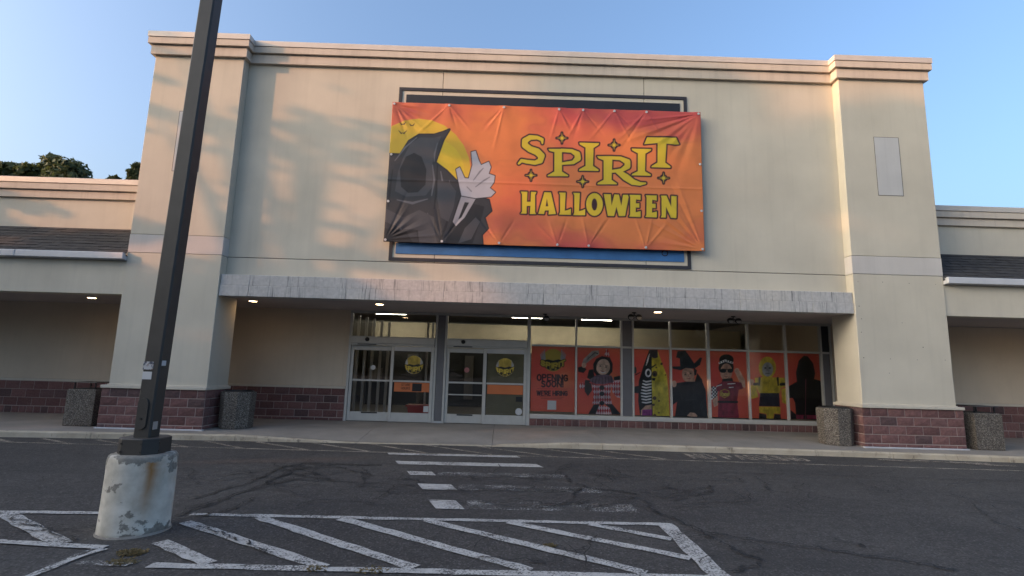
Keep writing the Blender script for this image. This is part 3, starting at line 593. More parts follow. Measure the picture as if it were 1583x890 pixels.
def wrinkle(X, Z):
    d = np.zeros_like(X)
    for gx in GT: d += .020*np.exp(-((X-gx)/(.13+.16*(BZ1-Z)))**2)*np.exp(-(BZ1-Z)/.8)
    for gx in GB: d += .018*np.exp(-((X-gx)/(.13+.16*(Z-BZ0)))**2)*np.exp(-(Z-BZ0)/.7)
    def crease(x0, z0, ang, wd, L, amp):
        c, q = math.cos(ang), math.sin(ang); s = (X-x0)*c+(Z-z0)*q; t = -(X-x0)*q+(Z-z0)*c; return amp*np.exp(-(t/(wd*(.4+.6*np.clip(s/L, 0, 1))))**2)*np.clip(s/.3, 0, 1)*np.clip((L-s)/(.5*L), 0, 1)
    r = random.Random(5)
    for k in range(11): d += crease(4.93, 8.33, math.radians(188+7*k+r.uniform(-2, 2)), .05+.01*k, 1.2+r.random()*1.4, (-1)**k*.011)
    for k in range(9): d += crease(4.93, 4.72, math.radians(172-8*k+r.uniform(-2, 2)), .06, 1.1+r.random()*1.3, (-1)**k*.010)
    for k in range(8): d += crease(-3.02, 4.72, math.radians(6+9*k), .05, .9+r.random(), (-1)**k*.009)
    for k in range(8): d += crease(-3.02, 8.33, math.radians(-5-9*k), .05, .8+r.random()*.8, (-1)**k*.009)
    for gx in GT[1:-1]:
        for k in range(3): d += crease(gx, 8.36, math.radians(-90+r.uniform(-45, 45)), .05, .7+r.random()*.8, r.choice((-1, 1))*.008)
    for gx in GB[1:-1]:
        for k in range(3): d += crease(gx, 4.67, math.radians(90+r.uniform(-45, 45)), .05, .6+r.random()*.7, r.choice((-1, 1))*.008)
    d += .020*(vnoise(X*.9+3, Z*.9, 3)-.5)+.006*(vnoise(X*4, Z*2.2, 4)-.5); d += .008*np.exp(-((Z-6.28)/.03)**2)
    return -np.abs(d)*.0+(-d)
def banner_paint(a, X, Z):
    t = (Z-BZ0)/(BZ1-BZ0); cl = .55*vnoise(X*.55, Z*1.1, 11)+.3*vnoise(X*1.4, Z*2.6, 12)+.15*vnoise(X*3.5, Z*6, 13)
    m = np.clip(1.45-2.0*np.abs(t-.46)+(cl-.5)*1.9, 0, 1)[:, None]; a.C = np.array((.52, .075, .065))*(1-m)+np.array((.68, .20, .058))*m
    edge = np.clip((np.abs(cl-.5)-.0)/.05, 0, 1)[:, None]; a.C = a.C*(.93+.07*edge)
    hot = np.exp(-((X-.35)/.9)**2-((Z-6.15)/.5)**2)[:, None]; a.C = a.C*(1-.35*hot)+np.array((.66, .10, .06))*.35*hot
    a.o = (560, 120, 890/300.); a.aa = .35
    a.ell(258, 432, 240, 244, (.62, .40, .03))
    a.ell(330, 440, 140, 160, (.66, .46, .025))
    for (x, y, k) in ((186, 210, 1), (228, 216, .8), (185, 250, 1.3)): a.shape(strokes=[[(x-14*k, y-6*k, 1), (x-5*k, y+4*k, 3), (x, y+2*k, 1.5), (x+5*k, y+4*k, 3), (x+15*k, y-6*k, 1)]], col=INK)
    # a plain hooded cloak: no face, own outline
    DK, D2_, GR, LG = (.012, .012, .015), (.030, .030, .035), (.060, .060, .068), (.30, .30, .34)
    a.shape([[(100, 350), (175, 352), (215, 290), (262, 262), (330, 262), (372, 250), (400, 238), (372, 285), (352, 340), (335, 388), (385, 425), (440, 480), (470, 505), (520, 545), (580, 560), (592, 610), (560, 640), (576, 690), (548, 720), (552, 770), (90, 770)]], col=D2_, out=DK, ow=6)
    a.shape([[(185, 372), (222, 302), (266, 274), (330, 276), (362, 268), (338, 330), (322, 390), (322, 500), (290, 540), (200, 545), (150, 520), (165, 430)]], col=GR)
    a.shape([[(178, 500), (172, 420), (200, 362), (238, 344), (272, 362), (294, 420), (290, 490), (255, 525), (210, 528)]], col=DK)
    
    for st in ([(150, 380, 2), (196, 320, 4), (250, 275, 2)], [(322, 400, 2), (330, 470, 5), (318, 540, 2)], [(345, 300, 2), (332, 350, 4), (330, 385, 1)], [(160, 560, 2), (230, 575, 6), (300, 556, 2)], [(360, 430, 2), (372, 500, 5), (352, 600, 1)], [(400, 470, 1), (405, 540, 5), (385, 620, 1)], [(300, 620, 1), (315, 690, 6), (305, 760, 2)], [(190, 640, 1), (175, 700, 5), (190, 760, 1)], [(520, 600, 1), (500, 680, 6), (470, 750, 1)]): a.shape(strokes=[st], col=(.115, .115, .13))
    for st in ([(345, 400, 3), (340, 520, 6), (330, 600, 2)], [(262, 610, 2), (250, 680, 6), (262, 760, 3)], [(410, 600, 2), (380, 690, 6), (350, 760, 2)], [(140, 420, 2), (125, 520, 6), (120, 590, 2)]): a.shape(strokes=[st], col=DK)
    a.shape([[(108, 600), (190, 640), (262, 606), (330, 640), (330, 700), (345, 766), (262, 766), (255, 700), (180, 690), (104, 660)]], col=GR)
    a.shape([[(345, 470), (400, 480), (430, 520), (420, 590), (395, 660), (360, 640), (345, 560)]], col=GR)
    a.shape([[(100, 690), (200, 700), (240, 770), (92, 770)]], col=DK); a.shape([[(440, 560), (560, 590), (545, 650), (505, 760), (380, 760), (400, 690)]], col=DK); a.shape([[(470, 690), (520, 640), (540, 660), (500, 740), (440, 760)]], col=GR)
    # plain pale sleeve and raised mitten-like hand
    a.shape([[(415, 660), (455, 540), (520, 555), (470, 640), (430, 680)]], col=LG, out=DK, ow=4); a.shape([[(440, 650), (470, 570), (490, 572), (455, 640)]], col=DK)
    a.shape([[(455, 540), (440, 470), (430, 420), (447, 410), (470, 460), (488, 462), (505, 400), (500, 340), (520, 335), (535, 380), (545, 400), (580, 385), (590, 410), (580, 440), (608, 450), (604, 480), (585, 505), (610, 525), (590, 545), (520, 552)]], col=(.42, .42, .47), out=DK, ow=4)
    a.shape(strokes=[[(510, 470, 2), (540, 430, 4), (555, 415, 2)], [(520, 500, 2), (560, 470, 4), (585, 455, 2)], [(480, 500, 2), (500, 520, 3)]], col=(.20, .20, .23))
    # lettering
    a.o = (780, 140, 1081/340.)
    def L(polys=(), strokes=()): a.shape(polys, strokes, YEL, INK, 7.5)
    L(strokes=[[(186, 258, 4), (184, 240, 8), (160, 230, 9), (125, 230, 12), (100, 246, 14), (100, 268, 15), (125, 287, 15), (160, 300, 17), (181, 320, 16), (176, 344, 13), (150, 354, 10), (110, 349, 9), (84, 344, 8), (70, 358, 5)]])
    L([[(215, 286), (300, 286), (295, 300), (282, 302), (282, 397), (312, 416), (312, 420), (212, 420), (212, 416), (245, 397), (245, 302), (222, 296)]], [[(280, 293, 8), (330, 296, 9), (358, 312, 14), (360, 332, 15), (338, 352, 9), (285, 358, 6)]])
    L([[(368, 256), (464, 258), (462, 266), (437, 282), (435, 370), (462, 388), (462, 394), (366, 393), (368, 386), (398, 370), (398, 280), (370, 264)]])
    L([[(455, 322), (530, 322), (526, 438), (552, 456), (552, 460), (456, 460), (458, 453), (487, 438), (487, 342), (462, 332)]], [[(520, 330, 8), (570, 333, 9), (604, 350, 14), (604, 372, 14), (575, 391, 9), (530, 396, 7)], [(555, 396, 11), (595, 425, 17), (630, 449, 14), (665, 458, 9), (692, 455, 4)]])
    L([[(625, 285), (720, 288), (718, 295), (692, 310), (690, 396), (718, 412), (718, 418), (625, 416), (626, 410), (655, 396), (655, 308), (627, 293)]])
    L([[(700, 230), (842, 232), (858, 263), (838, 265), (795, 260), (790, 353), (816, 372), (816, 378), (722, 376), (724, 370), (752, 353), (752, 258), (704, 262), (686, 264)]])
    for x, y in ((282, 233), (538, 268), (130, 416), (384, 447), (782, 429)): L([star(x, y, 26)])
    r = 11.5
    L([[(80, 496), (112, 497), (110, 546), (128, 546), (130, 497), (156, 498), (154, 506), (150, 510), (150, 596), (154, 606), (124, 606), (127, 566), (109, 566), (108, 604), (80, 603), (86, 594), (86, 508)]])
    L([[(196, 499), (228, 500), (252, 606), (216, 608), (218, 588), (198, 588), (194, 606), (166, 605)], ]); a.shape([[(208, 530), (202, 568), (215, 568)]], col=INK)
    L([[(268, 500), (300, 501), (296, 590), (312, 586), (326, 580), (326, 610), (268, 609), (273, 596), (273, 512)]]); L([[(338, 502), (370, 503), (366, 592), (382, 588), (396, 582), (396, 612), (338, 611), (343, 598), (343, 514)]])
    a.ell(442, 559, 41, 56, YEL, out=INK, ow=7.5); a.ell(442, 559, 14, 30, INK)
    L([[(488, 508), (522, 509), (526, 565), (540, 510), (562, 511), (574, 566), (582, 512), (612, 512), (592, 616), (562, 616), (550, 570), (538, 616), (508, 615)]])
    for ox, oy in ((0, 0), (80, 2)): L([[(614+ox, 512+oy), (668+ox, 513+oy), (668+ox, 538+oy), (646+ox, 534+oy), (645+ox, 554+oy), (662+ox, 554+oy), (662+ox, 575+oy), (645+ox, 574+oy), (644+ox, 598+oy), (668+ox, 592+oy), (668+ox, 621+oy), (612+ox, 619+oy), (617+ox, 608+oy), (618+ox, 524+oy)]])
    L([[(768, 516), (796, 516), (818, 570), (820, 517), (846, 518), (844, 626), (818, 625), (794, 570), (792, 624), (768, 623), (772, 612), (772, 528)]])
ban = print_sheet('vinyl_banner', BX0, BX1, BZ0, BZ1, BYP, .0125, banner_paint, dy=wrinkle, thick=.006)
tag(ban, 'orange printed vinyl banner with yellow store lettering hung high on the facade', 'banner')
gm = bpy.data.meshes.new('grommet'); q = MB().tube([(0, 0, 0), (0, .012, 0)], .032, 12); gm.from_pydata(q.v, [], q.f); gm.materials.append(M['white'])
for x, z in [(x, BZ1-.05) for x in GT]+[(x, BZ0+.05) for x in GB]+[(x, z) for x in (BX0+.05, BX1-.05) for z in (5.7, 6.95)]:
    yy = BYP+float(wrinkle(np.array([x]), np.array([z]))[0]); link_mesh('grommet', gm, (x, yy-.014, z), ban)
MB().tube([(BX0+.05, BYP, BZ1-.05), (BX0+.05, D1+.02, BZ1-.05)], .006, 6).build('fixing_screw', M['alu2'], ban)
# ---- posters behind the glass
SK, SK2, HAIR, BLK, WHT, PRED = (.64, .38, .26), (.54, .30, .20), (.018, .012, .010), (.010, .010, .011), (.80, .76, .72), (.48, .03, .035)
OR1, OR2 = (.86, .17, .075), (.76, .10, .068)
def back(a, X, Z, seed):
    c = vnoise(X*2+seed*7, Z*1.7, seed); t = (Z-.3)/2
    m = np.clip(.35+.9*(c-.5)+.25*np.cos(t*5), 0, 1)[:, None]; a.C = np.array(OR2)*(1-m)+np.array(OR1)*m
    e = np.exp(-((X-X.mean()-.35)/.3)**2-((Z-1.3)/.35)**2)[:, None]; a.C = a.C*(1-.5*e)+np.array((.82, .34, .09))*.5*e
def emblem(a, cx, cy, R):     # yellow disc with bats and the arched word; the mascot is left out
    a.ell(cx, cy, R, R*1.05, (.50, .36, .05)); D = BLK
    a.shape([[(cx+.93*R*math.cos(q), cy+.98*R*math.sin(q)) for q in np.linspace(.05, math.pi-.05, 14)]+[(cx-.5*R, cy-.08*R), (cx, cy+.04*R), (cx+.5*R, cy-.08*R)]], col=D); a.ell(cx, cy+.72*R, .42*R, .2*R, (.50, .36, .05))
    for s in (-1, 1):
        for k in range(4): a.shape(strokes=[[(cx+s*R*(.75+.1*k), cy-.1*R, .06*R), (cx+s*R*(.8+.12*k), cy-R*(.95-.14*k), .035*R)]], col=(.33, .33, .33))
    S, tot = layout('SPIRIT'); dy = lambda x: .30*R*(1-(2*x/tot-1)**2)
    st = [[(cx-1.1*R+2.2*R*x/tot, cy+.42*R+dy(x)-.42*R*y, .075*R) for x, y in p] for p in S]
    a.shape(strokes=[[(x, y, .14*R) for x, y, r in p] for p in st], col=D); a.shape(strokes=st, col=(.52, .38, .04))
    for k, (dx, dy_) in enumerate(((-.4, .72), (0, .85), (.42, .7))): a.shape([[(cx+(dx-.2)*R, cy+dy_*R), (cx+dx*R, cy+(dy_-.1)*R), (cx+(dx+.2)*R, cy+dy_*R), (cx+(dx+.05)*R, cy+(dy_+.1)*R)]], col=D)
ZA = (810, 470, 1112/250.); ZB = (970, 530, 926/130.); ZC = (1090, 535, 1424/200.); ZD = (890, 530, 593/80.)
def p_open(a, X, Z):
    back(a, X, Z, 21); a.o = ZA; a.aa = .3; emblem(a, 200, 385, 74)
    a.text('OPENING', 92, 524, 208, 40, 5.2, INK, 4/208); a.text('SOON!', 122, 568, 146, 38, 5.2, INK); a.text("WE'RE HIRING", 90, 626, 208, 29, 3.8, INK, 2/208)
    a.shape(strokes=[[(90, 580, 1.1), (296, 584, 1.1)]], col=PRED); a.shape(strokes=[[(112, 636, 1.0), (272, 640, 1.0)], [(118, 647, 1.0), (262, 651, 1.0)]], col=(.10, .03, .02)); a.shape([[(162, 662), (222, 664), (221, 726), (160, 725)]], col=WHT)
def harl(x, y): return np.where((np.abs(((x/27) % 1)-.5)*2+np.abs(((y/62) % 1)-.5)*2 < 1)[:, None], np.array(PRED), np.array((.66, .50, .50)))
def face(a, cx, cy, rx, ry, rot=0, skin=SK, smile=True):
    a.ell(cx, cy, rx, ry, skin, rot); c, s = math.cos(rot), math.sin(rot)
    f = lambda x, y: (cx+(x*rx)*c-(y*ry)*s, cy+(x*rx)*s+(y*ry)*c)
    a.ell(*f(-.25, .25), rx*.7, ry*.6, tuple(k*1.12 for k in skin), rot)
    for sx in (-1, 1): a.ell(*f(sx*.42, -.08), rx*.14, ry*.06, (.03, .02, .015), rot); a.ell(*f(sx*.42, .0), rx*.24, ry*.10, tuple(k*.8 for k in skin), rot); a.ell(*f(sx*.42, -.05), rx*.15, ry*.055, (.03, .02, .015), rot); a.shape(strokes=[[(*f(sx*.62, -.24), rx*.025), (*f(sx*.24, -.27), rx*.03)]], col=HAIR)
    a.shape(strokes=[[(*f(0, 0), rx*.05), (*f(.02, .25), rx*.09)]], col=tuple(k*.75 for k in skin)); a.shape(strokes=[[(*f(-.28, .5), rx*.03), (*f(0, .57), rx*.07), (*f(.28, .5), rx*.03)]], col=(.24, .04, .035))
def p_clown(a, X, Z):
    back(a, X, Z, 22); a.o = ZD; a.aa = .25; a.tex = .55
    a.shape([[(90, 185), (190, 90), (265, 85), (268, 130), (180, 185), (120, 235), (90, 280), (70, 240)]], col=(.33, .27, .23)); a.shape(strokes=[[(130, 190, 2), (220, 110, 4), (250, 120, 6)]], col=BLK)
    a.shape([[(25, 280), (80, 265), (125, 300), (90, 345), (30, 330)]], col=BLK); a.ell(95, 255, 26, 30, SK)
    a.shape([[(205, 330), (200, 240), (235, 180), (300, 150), (390, 165), (425, 240), (420, 330), (385, 370), (240, 375)], [(130, 400), (150, 310), (200, 300), (215, 380), (180, 430)]], col=HAIR)
    a.shape([[(110, 420), (170, 430), (190, 540), (140, 610), (105, 560), (95, 480)]], col=HAIR); a.shape([[(325, 155), (345, 75), (368, 75), (390, 155)]], fn=harl)
    face(a, 315, 275, 78, 92, .18, (.64, .42, .30))
    a.shape([[(45, 460), (105, 450), (100, 520), (40, 525)], [(405, 440), (515, 420), (520, 635), (470, 620), (420, 560)]], fn=harl)
    a.shape([[(435, 390), (520, 370), (520, 420), (440, 430)]], col=BLK)
    a.shape([[(185, 470), (410, 470), (395, 600), (415, 700), (190, 700), (205, 600)], [(228, 740), (300, 710), (385, 740), (412, 820), (225, 820)]], fn=harl)
    a.shape([[(160, 420), (230, 370), (330, 360), (410, 375), (440, 440), (400, 475), (290, 470), (190, 485)]], col=(.17, .10, .13)); a.shape(strokes=[[(165, 450, 7), (230, 478, 9), (320, 482, 9), (420, 460, 7)]], col=(.46, .05, .05)); a.shape(strokes=[[(285, 330, 3), (312, 342, 6), (345, 332, 3)]], col=(.75, .70, .66))
    for k in range(7): a.shape(strokes=[[(200+35*k, 385, 2), (190+38*k, 465, 3)]], col=BLK)
    for y in (512, 582, 690): a.ell(300, y, 30, 26, BLK)
    a.shape([[(205, 705), (275, 700), (225, 820), (140, 820)], [(330, 700), (420, 700), (520, 820), (415, 820), (390, 745)]], col=BLK)
def p_split(a, X, Z):
    back(a, X, Z, 23); a.o = ZB; a.aa = .25; a.tex = .55
    a.shape([[(75, 480), (130, 470), (130, 555), (75, 550)]], col=BLK); a.ell(85, 300, 16, 40, (.05, .06, .05)); a.shape(strokes=[[(90, 350, 6), (140, 325, 4)]], col=BLK)
    a.shape([[(240, 75), (270, 75), (275, 300), (280, 810), (140, 810), (118, 640), (125, 420), (170, 270)]], col=BLK)
    a.shape([[(268, 80), (330, 80), (375, 210), (430, 350), (450, 520), (465, 812), (280, 812), (268, 420)]], col=(.66, .52, .04)); a.shape([[(240, 75), (332, 75), (335, 160), (300, 170), (245, 150)]], col=(.05, .03, .035))
    for k in range(4): a.shape(strokes=[[(205+6*k, 245-26*k, 4), (228+5*k, 195-24*k, 4)]], col=WHT)
    a.ell(228, 330, 34, 46, WHT); a.ell(230, 330, 19, 28, BLK)
    for k in range(8): a.shape(strokes=[[(175-6*min(k, 4)+4*max(0, k-4), 415+34*k, 6), (205, 428+33*k, 8), (258, 418+33*k, 7)]], col=WHT)
    a.shape([[(150, 740), (200, 690), (265, 680), (270, 812), (145, 812)]], col=SK); a.shape([[(165, 735), (270, 730), (270, 812), (160, 812)]], col=(.34, .05, .26)); a.shape(strokes=[[(180, 760, 5), (215, 760, 5), (215, 790, 5)], [(240, 750, 5), (240, 800, 5)]], col=(.16, .02, .14))
    a.shape(strokes=[[(265, 270, 8), (312, 240, 6)]], col=BLK); a.ell(300, 340, 30, 34, (.10, .05, .02)); a.ell(298, 345, 14, 16, BLK); a.shape([[(268, 385), (312, 385), (300, 418), (272, 412)]], col=BLK)
    for x, y, r in ((298, 608, 22), (347, 638, 11), (288, 680, 14), (318, 270, 9), (346, 768, 10), (418, 352, 8), (300, 800, 18), (375, 230, 14)): a.ell(x, y, r, r, (.09, .05, .02))
def p_witch(a, X, Z):
    back(a, X, Z, 24); a.o = ZB; a.aa = .25; a.tex = .55
    a.shape([[(770, 330), (820, 400), (840, 480), (800, 560), (740, 430)]], col=HAIR); face(a, 668, 345, 68, 88, -.12, SK2); a.shape([[(660, 415), (735, 380), (745, 430), (665, 440)]], col=SK2); a.shape([[(730, 270), (765, 300), (760, 350), (735, 360)]], col=HAIR)
    a.shape([[(550, 90), (640, 85), (680, 140), (735, 225), (800, 160), (822, 165), (800, 240), (735, 285), (640, 275), (590, 300), (500, 285), (490, 260), (580, 255), (575, 170), (535, 160)]], col=(.022, .022, .024))
    a.shape([[(486, 470), (545, 440), (640, 425), (750, 425), (830, 440), (862, 520), (885, 830), (520, 830), (545, 650), (486, 690)]], col=(.012, .012, .013)); a.ell(515, 450, 26, 36, SK)
    for k in range(5): a.shape(strokes=[[(800+14*k, 660-14*k, 1.5), (835+12*k, 810, 1.5)]], col=(.07, .07, .075))
    a.shape(strokes=[[(590, 560, 2), (610, 660, 1)], [(640, 630, 3), (760, 620, 2)]], col=(.035, .035, .04)); a.shape([[(655, 800), (690, 765), (740, 770), (770, 800), (765, 815), (700, 812)]], col=SK)
def p_racer(a, X, Z):
    back(a, X, Z, 25); a.o = ZC; a.aa = .22; a.tex = .55
    a.shape([[(70, 440), (150, 450), (130, 560), (70, 590)]], fn=lambda x, y: np.where((((x//17)+(y//19)) % 2 < 1)[:, None], np.array(WHT), np.array(BLK)))
    a.shape([[(325, 280), (385, 270), (440, 380), (440, 460), (400, 440)]], col=SK); a.ell(350, 270, 28, 30, SK); a.ell(235, 150, 80, 62, HAIR); a.ell(232, 235, 84, 90, HAIR)
    a.shape([[(80, 600), (140, 540), (140, 650), (100, 670)]], col=SK)
    face(a, 233, 285, 66, 95, .04, SK2); a.shape([[(190, 360), (300, 350), (310, 390), (185, 395)]], col=(.03, .02, .02)); a.ell(198, 270, 36, 24, BLK); a.ell(278, 270, 32, 24, BLK); a.shape(strokes=[[(160, 258, 4), (308, 252, 4)]], col=BLK)
    a.shape(strokes=[[(158, 185, 10), (220, 158, 11), (300, 182, 10)]], col=WHT)
    for k in range(6): a.ell(165+26*k, 180-18*math.sin(k*.62), 7, 8, BLK)
    a.shape([[(130, 430), (190, 390), (300, 385), (400, 400), (420, 465), (370, 480), (352, 605), (375, 800), (80+60, 800), (150, 605), (160, 500), (120, 490)]], col=(.26, .022, .04)); a.shape([[(145, 630), (352, 628), (375, 800), (140, 800)]], col=(.30, .02, .05))
    a.shape(strokes=[[(130, 440, 5), (180, 425, 5)], [(250, 415, 4), (330, 410, 4)], [(265, 455, 4), (310, 452, 4)]], col=WHT); a.shape(strokes=[[(150, 612, 12), (352, 614, 12)]], col=BLK)
    a.shape([[(165, 490), (215, 468), (265, 490), (270, 540), (215, 572), (165, 545)]], col=(.42, .25, .03)); a.shape([[(173, 496), (215, 478), (257, 495), (262, 538), (215, 562), (173, 540)]], col=(.26, .022, .04)); a.text('Racer', 168, 545, 98, 42, 5, (.50, .38, .06))
def p_yellow(a, X, Z):        # a plain child in a yellow padded suit stands in for the licensed costume
    back(a, X, Z, 26); a.o = ZC; a.aa = .22; a.tex = .55; Yc = (.62, .45, .035)
    a.ell(685, 235, 95, 120, Yc); a.ell(688, 255, 60, 78, (.30, .30, .30)); a.ell(664, 240, 13, 9, BLK); a.ell(712, 240, 13, 9, BLK); a.shape(strokes=[[(668, 300, 3), (708, 300, 3)]], col=BLK)
    a.shape([[(545, 350), (640, 340), (740, 342), (880, 350), (890, 440), (830, 460), (820, 520), (595, 520), (560, 440)]], col=Yc)
    a.shape([[(500, 430), (560, 430), (585, 560), (510, 580), (495, 500)], [(840, 470), (895, 460), (900, 640), (850, 620)]], col=Yc); a.ell(515, 395, 26, 35, SK); a.shape(strokes=[[(545, 418, 16), (575, 415, 16)], [(835, 420, 16), (888, 415, 16)], [(600, 350, 12), (595, 430, 8)], [(800, 350, 12), (805, 430, 8)]], col=BLK)
    a.shape([[(605, 515), (815, 515), (825, 665), (592, 660)]], col=(.022, .020, .035)); a.shape([[(592, 665), (828, 668), (830, 745), (760, 740), (750, 805), (680, 805), (675, 745), (600, 730)]], col=Yc); a.shape([[(595, 735), (670, 750), (678, 815), (590, 815)], [(765, 745), (830, 750), (840, 815), (752, 815)]], col=BLK)
def p_black(a, X, Z):
    back(a, X, Z, 27); a.o = ZC; a.aa = .22; a.tex = .55
    a.shape([[(1000, 290), (1030, 160), (1085, 105), (1130, 110), (1190, 190), (1212, 300), (1200, 360), (1300, 390), (1330, 640), (1300, 830), (945, 830), (940, 700), (1000, 750), (990, 620), (965, 570), (920, 570), (920, 440), (1010, 390)]], col=(.0075, .0075, .008)); a.ell(1100, 260, 70, 95, (.004, .004, .004))
    a.shape([[(1000, 755), (1260, 760), (1260, 800), (1005, 800)]], col=(.36, .035, .09)); a.shape([[(1082, 760), (1120, 760), (1120, 800), (1082, 800)]], col=BLK); a.shape(strokes=[[(1108, 360, 4), (1104, 800, 3)]], col=(.22, .06, .08))
PL = [(p_open, .80, 2.15, 'orange window poster reading OPENING SOON beside the sliding doors'), (p_clown, 2.15, 3.49, 'window poster of a child in a red and white diamond clown dress'), (p_split, 3.83, 4.95, 'window poster of a half black striped, half yellow pointed costume'), (p_witch, 4.95, 6.07, 'window poster of a person in a black dress and pointed witch hat'), (p_racer, 6.07, 7.26, 'window poster of a child in a red racing dress and sunglasses'), (p_yellow, 7.26, 8.39, 'window poster of a child in a yellow and dark padded costume'), (p_black, 8.39, 9.45, 'window poster of a black hooded costume with a pink belt')]
for fn, a, b, lab in PL:
    o = print_sheet('window_poster', a+.03, b-.03, .36 if fn is not p_open else .40, ZM-.03, GY+.012, .0105, fn); tag(o, lab, 'poster', 'posters in the storefront windows')
    box('tape_strip', a+.05, b-.05, GY+.017, GY+.020, ZM-.05, ZM-.03, M['white'], o)
def decal(cx, cz, R, y, par):
    def f(a, X, Z):
        u0, v0 = project(cx, y, cz); u1, v1 = project(cx+R, y, cz); r = abs(u1-u0); a.aa = .25; a.tex = .55; emblem(a, u0, v0, r); a.A = ((X-cx)**2+((Z-cz))**2 < (R*1.04)**2).astype(float)
    return print_sheet('door_emblem', cx-R*1.25, cx+R*1.25, cz-R*1.1, cz+R*1.1, y, .012, f, par, mask=True)
decal(-2.60, 1.64, .26, D2-.052, sd1); decal(.06, 1.64, .26, D2-.052, sd2)
def strip(x0, x1, lines, box_at, par):
    def f(a, X, Z):
        a.C[:] = (.60, .17, .055); a.aa = .25; a.tex = .55
        for k, (tx, xa, xb) in enumerate(lines):
            zt = 1.125-.035-.10*k; u0, v0 = project(xa, D2-.05, zt-.06); u1, v1 = project(xb, D2-.05, zt-.06); _, v2 = project(xa, D2-.05, zt); a.text(tx, u0, v0, u1-u0, v0-v2, .33, (.05, .015, .01), (v1-v0)/(u1-u0))
        if box_at: a.C[(X > box_at[0]) & (X < box_at[1]) & (Z > .875) & (Z < 1.11)] = BLK
    return print_sheet('door_notice_strip', x0, x1, .86, 1.125, D2-.053, .012, f, par)
strip(-3.14, -2.12, [('STORE', -2.93, -2.68), ('HOURS', -2.93, -2.68)], (-2.62, -2.34), sd1); strip(-.44, .60, [], None, sd2)
def disc(name, x, z, r, y, mat, par): n = 20; return mk(name, [(x+r*math.cos(k*2*math.pi/n), y, z+r*math.sin(k*2*math.pi/n)) for k in range(n)]+[(x, y-.001, z)], [(k, (k+1) % n, n) for k in range(n)], mat, par)
disc('round_door_sticker', -3.80, 1.53, .07, D2+.014, M['white'], sd1); disc('round_door_sticker', -1.06, 1.53, .075, D2+.014, simple('pink_sticker', (.42, .16, .16), .6), sd2)
box('white_door_label', -2.26, -2.12, D2-.054, D2-.050, .30, .47, M['white'], sd1); box('black_door_label', .40, .58, D2-.054, D2-.050, .66, .80, M['black'], sd2); disc('white_door_label', .49, .38, .10, D2-.053, M['white'], sd2)
tote = MB().prism([(-2.72, 3.2), (-2.08, 3.2), (-2.08, 3.55), (-2.72, 3.55)], 0.02, .42, [(-2.80, 3.17), (-2.04, 3.17), (-2.04, 3.6), (-2.80, 3.6)]).build('red_tote', M['red']); tag(tote, 'red plastic tote on the floor just inside the left sliding door', 'tote'); ORG_t = tote
MB().box(-2.84, -2.0, 3.13, 3.64, .42, .47, .008).build('rim', M['red'], tote)

# ------------------------------------------------------------------ floodlights under the soffit
def floodlight(x, y, heads, label):
    o = empty('floodlight', (x, y, 3.19), label, 'floodlight', 'floodlights under the canopy'); MB().tube([(x, y, 3.19), (x, y, 3.165)], .06, 14).build('base_plate', M['black'], o)
    MB().tube([(x, y, 3.17), (x, y, 3.10)], .018, 8).build('stem', M['black'], o)
    for s in heads:
        c = Vector((x+s*.105, y-.03, 3.07)); h = MB().tube([(x, y, 3.11), (x+s*.07, y, 3.10), tuple(c+Vector((0, .05, 0)))], .014, 8).tube([tuple(c+Vector((0, .08, .02))), tuple(c+Vector((0, .06, .012))), tuple(c), tuple(c+Vector((0, -.07, -.02))), tuple(c+Vector((0, -.075, -.022)))], [.03, .06, .075, .085, .07], 16).build('lamp_head', M['black'], o, True)
        disc('lens', c.x, c.z-.022, .068, c.y-.08, M['alu2'], h)
floodlight(1.17, 2.35, (.35,), 'small single black floodlight under the canopy left of the others'); floodlight(3.50, 1.35, (-1, 1), 'twin head black floodlight beside the lit round downlight'); floodlight(6.30, 1.6, (-1, 1), 'twin head black floodlight nearest the right pier')

